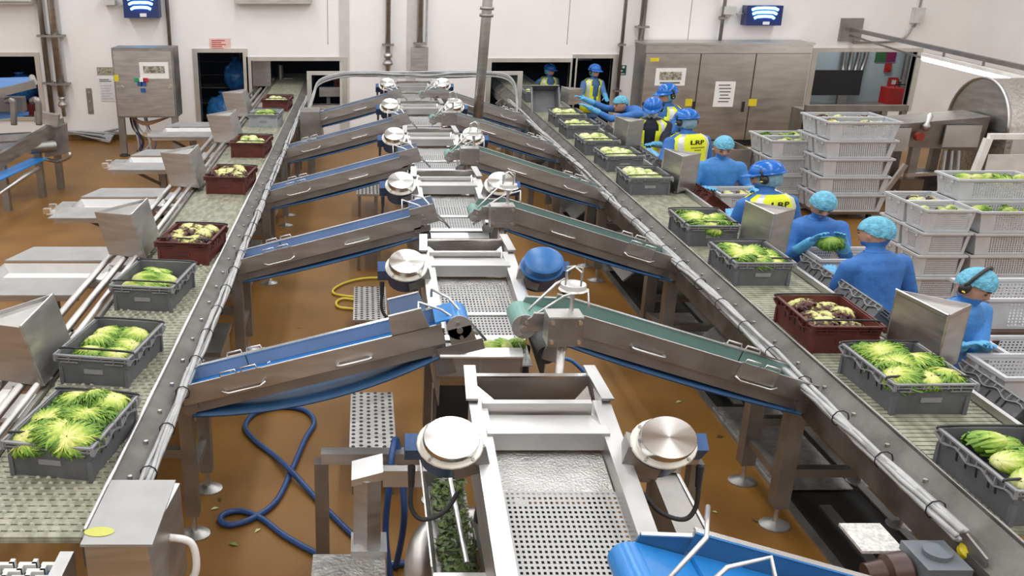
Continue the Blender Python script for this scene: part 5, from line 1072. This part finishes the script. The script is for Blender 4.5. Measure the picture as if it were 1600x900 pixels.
MB().bar((x0, 0, a.z), (x0 + 1.6, 0, a.z), .07, .07).build('top_rail', mat('white_rail_paint', (.75, .73, .7), .4), t); MB().bar((x0, 0, a.z - .03), (x0 - .22, 0, 0), .08, .08).build('post', mat('white_rail_paint', (.75, .73, .7)), t); MB().bar((x0 + 1.5, 0, a.z - .03), (x0 + 1.5, 0, 0), .08, .08).build('post', mat('white_rail_paint', (.75, .73, .7)), t); MB().box((x0 + .1, .05, .3), (x0 + 1.6, .07, a.z - .25)).build('sheet', mat('white_sheet', (.66, .64, .62), .5), t)
q = aty(1583, 288, 10.6); t = thing('yellow_switch', 'small yellow switch on a steel post behind the right stack', 'switch', (q.x, 10.6, 0)); MB().box((-.05, -.04, q.z - .08), (.05, .04, q.z + .07)).build('switch', yellow, t); MB().box((-.02, .04, 0), (.02, .08, q.z)).build('post', steel_d, t)
# brown waste bins behind the staff
t = thing('waste_bin', 'brown waste bin with pale cardboard behind the vest wearer', 'bin', (5.55, 14.1, 0)); m = MB()
for a, b_ in (((-.45, -.35), (.45, -.33)), ((-.45, .33), (.45, .35)), ((-.45, -.33), (-.43, .33)), ((.43, -.33), (.45, .33))): m.box((a[0], a[1], .05), (b_[0], b_[1], .82))
m.box((-.44, -.34, .03), (.44, .34, .06)); m.build('body', steel_d, t); MB().box((-.3, -.2, .6), (.4, .25, .72)).build('cardboard', mat('cardboard', (.5, .36, .15), .7), t)
for xx in (-.4, .4): MB().cyl((xx - .02, -.25, .02), (xx + .02, -.25, .02), .03, n=10).build('castor', rubber, t)
# ================================================================ blue belt machine at far left
t = thing('blue_belt_machine', 'steel machine with sloping blue belts at the far left', 'machine', (-6.2, 13.0, 0))
def Lp(u, v, y): q = aty(u, v, y); return Vector((q.x + 6.2, y - 13.0, q.z))
a = Lp(0, 133, 14.2); b_ = Lp(50, 122, 14.6); 
m = MB(); m.hexa([Lp(-60, 152, 13.6), Lp(52, 128, 13.9), Lp(50, 122, 15.0), Lp(-60, 125, 15.0), Lp(-60, 150, 13.6), Lp(52, 126, 13.9), Lp(50, 120, 15.0), Lp(-60, 123, 15.0)]); m.build('upper_belt', blue_belt, t)
m = MB(); m.bar(Lp(-60, 160, 13.55), Lp(55, 131, 13.85), .04, .12); m.build('upper_side_panel', steel_d, t); MB().cyl(Lp(53, 129, 13.9), Lp(50, 121, 15.0), .05, n=12).build('end_roller', steel, t)
for u in (18, 57): MB().tube(spline([Lp(u - 8, 158, 13.8), Lp(u, 156, 13.75), Lp(u + 3, 165, 13.75), Lp(u + 4, 195, 13.75)]), .05, 8).build('support_arm', steel_d, t, True)
m = MB(); m.hexa([Lp(-60, 195, 13.8), Lp(45, 180, 13.8), Lp(45, 176, 14.6), Lp(-60, 180, 14.6), Lp(-60, 193, 13.8), Lp(45, 178, 13.8), Lp(45, 174, 14.6), Lp(-60, 178, 14.6)]); m.build('lower_belt', blue_belt, t)
MB().box(Lp(-40, 175, 14.7), Lp(40, 150, 14.9)).build('dark_panel', steel_d, t)
m = MB(); m.bar(Lp(-20, 262, 12.6), Lp(98, 192, 14.6), .07, .2); m.build('main_beam', steel, t)
MB().bar(Lp(55, 182, 14.2), Lp(92, 188, 14.2), .1, .18).build('end_plate', steel, t); m = MB(); m.hexa([Lp(70, 246, 14.3), Lp(108, 240, 14.3), Lp(108, 235, 15), Lp(70, 238, 15), Lp(70, 205, 14.3), Lp(105, 193, 14.3), Lp(105, 190, 15), Lp(70, 200, 15)]); m.build('drive_housing', steel_d, t)
for v in (212, 225): MB().bar(Lp(-20, v + 4, 13.6), Lp(50, v, 13.9), .14, .1).build('cross_channel', steel_b, t)
m = MB(); m.bar(Lp(-20, 285, 12.4), Lp(62, 247, 13.9), .25, .02); m.build('wash_belt', blue_belt, t)
MB().tube([Lp(-15, 312, 12.3), Lp(40, 275, 13.1), Lp(60, 263, 13.5)], .035, 8).build('floor_pipe', steel, t, True); MB().tube(spline([Lp(70, 248, 14.2), Lp(90, 252, 14.1), Lp(108, 245, 14.0), Lp(108, 238, 14.0)]), .03, 8).build('drain_pipe', steel, t, True)
MB().cyl(Lp(45, 232, 13.8), Lp(85, 228, 14.1), .09, n=12).build('drive_motor', steel_d, t, 40)
for u, v, y in ((90, 245, 14.6), (60, 250, 14.0), (5, 270, 13.2)): q = Lp(u, v, y); MB().box((q.x - .05, q.y - .05, 0), (q.x + .05, q.y + .05, max(q.z, .2) + .15)).build('leg', steel_d, t)
# ================================================================ people
skin_m = mat('skin', (.5, .27, .18), .5, 0, .08, 20); glove_m = mat('blue_nitrile_glove', (.09, .36, .62), .35, 0, .1, 14, .3, 30)
coat_b = mat('blue_work_coat', (.035, .15, .44), .7, 0, .16, 5, .7, 11); coat_n = mat('bright_blue_coat', (.05, .22, .55), .6, 0, .16, 5, .7, 11); coat_k = mat('navy_jacket', (.012, .015, .03), .7, 0, .2, 5, .6, 11); coat_s = mat('slate_blue_coat', (.06, .14, .3), .7, 0, .15, 5, .6, 11)
trous = mat('navy_trousers', (.02, .03, .06), .8, 0, .15, 6, .4, 14); boots = mat('white_boots', (.6, .6, .58), .5, 0, .05)
hv = mat('high_visibility_yellow', (.72, .78, .02), .6, 0, .06, 6, .5, 12); silv = mat('reflective_silver', (.62, .62, .6), .4, .2, .06, 6, .4, 14)
hatm = mat('blue_hard_hat', (.01, .13, .5), .22, 0, .06, 8); netm = mat('blue_hairnet', (.13, .42, .58), .6, 0, .2, 26, 1.0, 34); snood_b = mat('grey_blue_hairnet', (.2, .34, .43), .7, 0, .15, 20, .6, 30); snood = mat('pale_snood', (.5, .58, .62), .7, 0, .1, 20, .6, 30)
eye_m = mat('dark_eye', (.03, .02, .015), .3); lip_m = mat('lip', (.3, .1, .08), .5); brow_m = mat('brow_hair', (.04, .025, .015), .8); clear = mat('clear_visor', (.7, .8, .85), .15, 0, 0, alpha=.35)
XS = 1.2
def capsule(m, p, q, r0, r1, n=12):
    p = Vector(p); q = Vector(q); d = (q - p); L_ = max(d.length, 1e-4); d.normalize(); prof = []
    for i in range(5): a = math.pi / 2 * i / 4; prof.append((-r0 * math.cos(a), max(r0 * math.sin(a), 1e-4)))
    for i in range(5): a = math.pi / 2 * i / 4; prof.append((L_ + r1 * math.sin(a), max(r1 * math.cos(a), 1e-4)))
    m.lathe(p, d, prof, n)
def seg_dist(P, p, q, r0, r1):
    p = np.array(p); q = np.array(q); d = q - p; L2 = max(d @ d, 1e-9); t_ = np.clip(((P - p) @ d) / L2, 0, 1)
    return np.linalg.norm(P - (p + t_[:, None] * d), axis=1) - (r0 + (r1 - r0) * t_)
def ik(S_, T_, a, b, pole):
    d = T_ - S_; D = d.length
    if D > (a + b) * .985: T_ = S_ + d * ((a + b) * .985 / D); d = T_ - S_; D = d.length
    x = (a * a - b * b + D * D) / (2 * D); h = math.sqrt(max(a * a - x * x, 0)); u = d / D; w_ = (pole - u * pole.dot(u)).normalized()
    return S_ + u * x + w_ * h, T_
def person(label, loc, fwd, ztop, handL, handR, lean=0.1, head=(0, .2), coat=coat_b, gear='net', vest=False, muffs=False, text=False, beard=False, gloves=True, xs=XS, visor=False, muffband=False, reach=1.0, th=.4):
    loc = Vector((loc[0], loc[1], 0)); sc = ztop / (1.755 if gear == 'hat' else 1.725); yaw = math.atan2(fwd[0], -fwd[1]) if True else 0   # local forward -Y
    F = Vector((fwd[0], fwd[1])).normalized(); yaw = math.atan2(F.x, -F.y)
    Rz = Matrix.Rotation(yaw, 3, 'Z'); Sx = Matrix.Diagonal((xs, 1, 1)); T3 = Sx @ Rz @ Matrix.Diagonal((sc, sc, sc)); inv = T3.inverted()
    # a leaning body keeps its head height: sc is measured along the upright body
    def loc_of(wp): return inv @ (Vector(wp) - loc)
    def fin(m): m.v = [tuple(T3 @ Vector(v)) for v in m.v]; return m
    t = thing('person', label, 'person', loc)
    hip = Vector((0, .02, .93)); sp = Vector((0, -math.sin(lean), math.cos(lean))); fo = Vector((0, -math.cos(lean), -math.sin(lean)))
    def T(h, x=0, f=0): return hip + sp * h + Vector((x, 0, 0)) + fo * f
    rings = [(-.34, .185, .15), (-.2, .19, .15), (0, .185, .14), (.14, .17, .125), (.28, .185, .13), (.4, .2, .13), (.48, .165, .11), (.53, .085, .075)]
    def ringpts(h, rx, ry, n=20, infl=0):
        c = T(h) if h > 0 else hip + Vector((0, 0, h)); f_ = fo if h > 0 else Vector((0, -1, 0))
        return [c + Vector((math.cos(a) * (rx + infl), 0, 0)) + f_ * (math.sin(a) * (ry + infl)) for a in [2 * math.pi * i / n for i in range(n)]]
    prims = []; m = MB(); n = 20; vs_ = []
    for r in rings: vs_ += ringpts(*r)
    fs = [(k * n + i, k * n + (i + 1) % n, (k + 1) * n + (i + 1) % n, (k + 1) * n + i) for k in range(len(rings) - 1) for i in range(n)] + [tuple(range(n))[::-1], tuple(range((len(rings) - 1) * n, len(rings) * n))]
    m.add(vs_, fs)
    for i in range(len(rings) - 1): a, b = rings[i], rings[i + 1]; prims.append((T(a[0]) if a[0] > 0 else hip + Vector((0, 0, a[0])), T(b[0]) if b[0] > 0 else hip + Vector((0, 0, b[0])), (a[1] + a[2]) / 2, (b[1] + b[2]) / 2, 0))
    def limb(p, q, r0, r1, mi): capsule(m, p, q, r0, r1); prims.append((p, q, r0, r1, mi))
    for s in (-1, 1):
        a = hip + Vector((s * .095, 0, -.05)); k = Vector((s * .105, -.02, .5)); an = Vector((s * .11, .03, .1))
        limb(a, k, .088, .062, 2); limb(k, an, .06, .043, 2); limb(an + Vector((0, .02, -.05)), an + Vector((0, -.14, -.065)), .045, .036, 3)
    wr = []
    for s, hd in ((1, handL), (-1, handR)):
        S_ = T(.42, s * .185); Tt = loc_of(hd); Tt = Tt
        E, Wp = ik(S_, Tt, .3 * reach, .27 * reach, Vector((s * .35, .3, -.9)))
        limb(S_, E, .072, .056, 0); limb(E, Wp, .057, .038, 0); wr.append((s, E, Wp))
    hc = T(.67) + fo * .03; 
    limb(T(.48), hc - sp * .06, .058, .055, 1)
    Hm = Matrix.Rotation(head[0], 3, 'Z') @ Matrix.Rotation(head[1] + lean * .6, 3, 'X')
    def hp(x, y, z): return hc + Hm @ Vector((x, y, z))
    m.ellipsoid(hc, (.078, .098, .12), 18, 14, Hm); m.ellipsoid(hp(0, -.02, -.045), (.062, .075, .075), 14, 10, Hm)
    prims += [(hp(0, 0, -.05), hp(0, 0, .05), .075, .08, 1)]
    capsule(m, hp(0, -.098, .01), hp(0, -.115, -.022), .009, .014); capsule(m, hp(-.035, -.088, .028), hp(.035, -.088, .028), .012, .012); m.ellipsoid(hp(0, -.085, -.088), (.025, .02, .02), 10, 8)
    for s in (-1, 1): m.ellipsoid(hp(s * .08, .01, -.005), (.012, .022, .032), 8, 8, Hm)
    capsule(m, hp(-.02, -.094, -.052), hp(.02, -.094, -.052), .009, .009)
    fin(m); me = remesh(m, .0135 * sc, 5, .45)
    P = np.array([tuple(p.center) for p in me.polygons]); best = np.full(len(P), 1e9); mi = np.zeros(len(P), int)
    for p, q, r0, r1, k in prims:
        d = seg_dist(P, T3 @ Vector(p), T3 @ Vector(q), r0 * sc * (1 + xs) / 2, r1 * sc * (1 + xs) / 2); w_ = d < best; best[w_] = d[w_]; mi[w_] = k
    for mm in (coat, skin_m, trous, boots): me.materials.append(mm)
    me.polygons.foreach_set('material_index', mi.tolist()); smooth_mesh(me); me.name = 'body'; obj('body', me, t)
    # face
    for s in (-1, 1):
        e = MB(); e.ellipsoid(hp(s * .032, -.0925, .006), (.013, .008, .007), 10, 6, Hm); fin(e).build('eye', eye_m, t, True)
        e = MB(); capsule(e, hp(s * .018, -.101, .034), hp(s * .05, -.092, .032), .005, .004, 6); fin(e).build('eyebrow', brow_m, t, True)
    e = MB(); capsule(e, hp(-.022, -.101, -.052), hp(.022, -.101, -.052), .005, .005, 6); fin(e).build('mouth', lip_m, t, True)
    # collar
    c = MB(); N = 16; base = [T(.5) + Vector((math.cos(2 * math.pi * i / N) * .075, 0, 0)) + fo * (math.sin(2 * math.pi * i / N) * .07 + .005) for i in range(N)]; top = [b + sp * .032 + (b - T(.5)) * .08 for b in base]
    c.add(base + top, [(i, (i + 1) % N, N + (i + 1) % N, N + i) for i in range(N)]); fin(c).build('collar', coat if coat != coat_k else coat_k, t, True)
    # head gear
    def cap(rx, ry, rz, cz, cut, mt, name, par=t):
        q = MB(); q.ellipsoid((0, .006, cz), (rx, ry, rz), 40, 36); keep = []
        for f in q.f:
            c_ = sum((Vector(q.v[i]) for i in f), Vector()) / 4
            if cut(c_): keep.append(f)
        q.f = keep; q.m = [0] * len(keep); q.v = [tuple(hc + Hm @ Vector(v)) for v in q.v]; return fin(q).build(name, mt, par, True)
    if gear == 'net': cap(.098, .118, .128, .022, lambda c_: c_.z > .028 + c_.y * -.0 - max(c_.y, -.02) * .55, netm, 'hairnet')
    else:
        cap(.09, .112, .13, .0, lambda c_: c_.z > -.07 - c_.y * .3 and c_.y > -.045 , snood_b if text else netm, 'hairnet')
        ht = cap(.112, .135, .12, .055, lambda c_: c_.z > .05, hatm, 'hard_hat')
        b_ = MB(); ri = []; ro = []; N = 28
        for i in range(N):
            a = 2 * math.pi * i / N; y = math.sin(a); ext = 1.08 + (.42 if y < -.3 else 0) * min(1, (-y - .3) / .5) if y < -.3 else 1.08
            ri.append(hp(math.cos(a) * .111, y * .134 + .006, .055)); ro.append(hp(math.cos(a) * .111 * (1.1), (y * .134) * ext + .006, .046 - (.012 if ext > 1.1 else 0)))
        dn = Hm @ Vector((0, 0, -.008)); b_.add(ri + ro + [q + dn for q in ro] + [q + dn for q in ri], [(i, (i + 1) % N, N + (i + 1) % N, N + i) for i in range(N)] + [(N + i, N + (i + 1) % N, 2 * N + (i + 1) % N, 2 * N + i) for i in range(N)] + [(2 * N + i, 2 * N + (i + 1) % N, 3 * N + (i + 1) % N, 3 * N + i) for i in range(N)]); fin(b_).build('brim', hatm, ht, True)
        for s in (-1, 0, 1):
            r_ = MB(); r_.tube([hp(s * .04, .006 + .13 * math.sin(a) * (1 - abs(s) * .05), .056 + (.119 - abs(s) * .008) * math.cos(a)) for a in np.linspace(-1.2, 1.2, 9)], .006, 6); fin(r_).build('ridge', hatm, ht, True)
    if beard: cap(.078, .112, .13, -.03, lambda c_: c_.z < -.035, snood, 'beard_snood')
    if visor:
        v_ = MB(); v_.ellipsoid((0, 0, 0), (.1, .125, .03), 20, 8); v_.f = [f for f in v_.f if sum(v_.v[i][1] for i in f) < -.1]; v_.m = [0] * len(v_.f); v_.v = [tuple(hp(v[0], v[1], v[2] + .01)) for v in v_.v]; fin(v_).build('safety_glasses', clear, t, True)
    if muffs:
        for s in (-1, 1):
            e = MB(); e.ellipsoid(hp(s * .1, .015, -.005), (.028, .035, .046), 14, 10, Hm); c_ = fin(e).build('earmuff_cup', black, t, True)
            e = MB(); e.ellipsoid(hp(s * .126, .0, -.018), (.006, .012, .007), 8, 6, Hm); fin(e).build('badge', yellow, c_)
            if not muffband: e = MB(); e.tube([hp(s * .112, .015, .02), hp(s * .125, .01, .06), hp(s * .115, .0, .1)], .009, 6); fin(e).build('arm', black, c_, True)
        if muffband: e = MB(); e.tube([hp(.112 * math.sin(a), .02, .165 * math.cos(a) if abs(a) < 1.6 else 0) for a in np.linspace(-1.5, 1.5, 15)], .013, 8); fin(e).build('headband', black, t, True)
    # gloves
    for s, E, Wp in wr:
        d = (Wp - E).normalized(); down = Vector((0, 0, -1)); pn = (down - d * down.dot(d)); pn = pn.normalized() if pn.length > .2 else Vector((0, -1, 0)); sd = d.cross(pn).normalized() * (1 if s > 0 else -1)
        if not gloves: pass
        g = MB(); capsule(g, Wp - d * .14, Wp, .05, .042); M3 = Matrix((sd, d, pn)).transposed()
        g.ellipsoid(Wp + d * .05, (.045, .058, .022), 14, 10, M3)
        for i, (off, L_) in enumerate(((-.033, .068), (-.011, .08), (.011, .075), (.033, .058))):
            p = Wp + d * .085 + sd * off; dd = d.copy(); cu = .38 + .06 * i
            for k in range(3):
                q = p + dd * (L_ * (.45, .32, .25)[k]); capsule(g, p, q, .0105 - k * .001, .0098 - k * .001, 8); p = q; dd = (dd + pn * cu * (1 + k * .3)).normalized()
        p = Wp + d * .02 - sd * .035; dd = (d * .75 - sd * .65 + pn * .25).normalized()
        for k in range(2): q = p + dd * .042; capsule(g, p, q, .0135 - k * .002, .0115 - k * .002, 8); p = q; dd = (dd + d * .35 + pn * .4).normalized()
        fin(g); gm = remesh(g, .0055 * sc, 2, .4); gm.materials.append(glove_m); smooth_mesh(gm); obj('glove', gm, t)
    # high visibility vest
    if vest:
        rr = [(-.22, .2, .16), (-.08, .197, .155), (.05, .185, .145), (.14, .18, .138), (.28, .193, .142), (.38, .206, .142), (.46, .185, .125), (.515, .11, .092)]
        v_ = MB(); n = 40; pts = []
        for r in rr: pts += ringpts(r[0], r[1], r[2], n, .012)
        for k in range(len(rr) - 1):
            for i in range(n):
                a = 2 * math.pi * (i + .5) / n; x = math.cos(a); y = math.sin(a); h = (rr[k][0] + rr[k + 1][0]) / 2
                if y > .0 and abs(x) < (.12 + max(0, h - .0) * .75): continue     # open front
                if abs(y) < .3 and h > .2: continue                                 # armholes
                v_.cm = 1 if (abs(abs(x) - .68) < .09 and h > .05) or (k in (1,)) or (k == 2 and False) else 0
                v_.add([pts[k * n + i], pts[k * n + (i + 1) % n], pts[(k + 1) * n + (i + 1) % n], pts[(k + 1) * n + i]], [(0, 1, 2, 3)])
        vo = fin(v_).build('hi_vis_vest', [hv, silv], t)
        bm = bmesh.new(); bm.from_mesh(vo.data); bmesh.ops.remove_doubles(bm, verts=bm.verts, dist=.001); bmesh.ops.solidify(bm, geom=bm.faces[:], thickness=.006); bm.to_mesh(vo.data); bm.free(); smooth_mesh(vo.data)
        if text:
            for tx, h, sz, bo in (('LRP', th, .078, .002), ('WE SHIP FRESH TO YOU', .255, .021, 0), ('Brand New', .215, .021, 0)):
                if tx != 'LRP': continue
                tm = text_mesh(tx, sz, black, .001, bold=bo)
                vv = []
                for v in tm.vertices:
                    c = T(h + v.co.y); x = v.co.x * 1.25; a = max(-1, min(1, x / .2)); f_ = -(.146 + .014) * math.sqrt(1 - a * a) - .006; v.co = T3 @ (c + Vector((-x, 0, 0)) + fo * f_)
                obj('lettering', tm, vo)
            for h, hw_ in ((th - .066, .085), (th - .1, .04)):
                for j in range(int(hw_ * 2 / .02)):
                    x0 = -hw_ + j * .02; l_ = MB(); q = []
                    for xx in (x0, x0 + .014):
                        for hh in (h - .006, h + .006): f_ = -.16 * math.sqrt(1 - (xx / .2) ** 2) - .007; q.append(T(hh) + Vector((xx, 0, 0)) + fo * f_)
                    l_.add([q[0], q[2], q[3], q[1]], [(0, 1, 2, 3)]); fin(l_).build('small_print', black, vo)
    return t
person('worker with black earmuffs over blue hairnet, working over a tub', (4.10, 5.82), (.35, -1), 1.61, (4.16, 5.5, 1.13), (3.98, 5.48, 1.14), .16, (.35, .38), coat_n, 'net', muffs=True, muffband=True)
person('worker in blue coat and hairnet seen from behind', (4.06, 6.72), (-.35, 1), 1.66, (3.86, 7.0, 1.12), (4.36, 7.08, 1.0), .08, (.25, .1), coat_b, 'net', xs=1.35)
person('worker in blue coat trimming a bunch of parsley', (4.14, 7.98), (-.05, -1), 1.62, (4.28, 7.68, 1.2), (4.0, 7.68, 1.2), .2, (0, .45), coat_b, 'net', xs=1.3)
person('worker in lettered yellow vest beside the parsley trimmer', (3.98, 8.55), (-.3, 1), 1.72, (3.75, 8.85, 1.12), (4.2, 8.9, 1.1), .1, (.65, .15), coat_b, 'hat', vest=True, muffs=True, text=True, xs=1.35, th=.42)
person('worker in plain bright blue coat facing the camera', (4.16, 10.35), (-.1, -1), 1.66, (4.5, 10.08, 1.08), (3.92, 10.05, 1.1), .1, (0, .35), coat_n, 'net', xs=1.25)
person('worker in lettered yellow vest standing behind the deflector box', (4.28, 11.75), (-.4, 1), 1.73, (3.85, 11.85, 1.15), (4.4, 12.1, 1.1), .1, (.1, .1), coat_b, 'hat', vest=True, muffs=True, text=True, xs=1.4, th=.41)
person('worker in navy jacket, vest, safety glasses and beard snood', (4.18, 13.05), (-.3, -1), 1.73, (4.1, 12.62, 1.12), (3.85, 12.7, 1.14), .14, (-.05, .3), coat_k, 'hat', vest=True, muffs=True, beard=True, visor=True)
person('worker in blue coat and vest looking left before the cabinet', (4.66, 13.85), (-.75, -.6), 1.80, (4.35, 13.5, 1.18), (4.5, 13.6, 1.16), .05, (-.3, .1), coat_b, 'hat', vest=True, muffs=True)
person('worker in blue coat leaning far over the belt with outstretched arms', (4.86, 15.0), (-1, .02), 1.70, (3.70, 14.8, 1.30), (3.5, 15.15, 1.44), .86, (0.45, -.35), coat_b, 'net', xs=1.2, reach=1.3)
q2 = aty(928, 104, WY - .35); person('worker in blue overall and yellow vest standing in the doorway', (q2.x, WY - .35), (.35, -1), q2.z + .04, (q2.x + .2, WY - .8, .95), (q2.x - .25, WY - .8, .95), .05, (.25, .05), coat_s, 'hat', vest=True, muffs=True, xs=1.15)
q1 = aty(858, 103, WY + .4); person('worker in vest behind the hatch next to the doorway', (q1.x, WY + .4), (.3, -1), q1.z + .04, (q1.x + .25, WY + .35, .8), (q1.x - .25, WY + .35, .8), .05, (.5, .1), coat_s, 'hat', vest=True, xs=1.15)
o = obj('parsley_bunch', HM['parsley'][0], None, (4.14, 7.6, 1.2), (.5, 0, 0)); o.scale = (1.15, 1.0, 1.1); tag(o, 'bunch of dark parsley held in blue gloves', 'parsley')
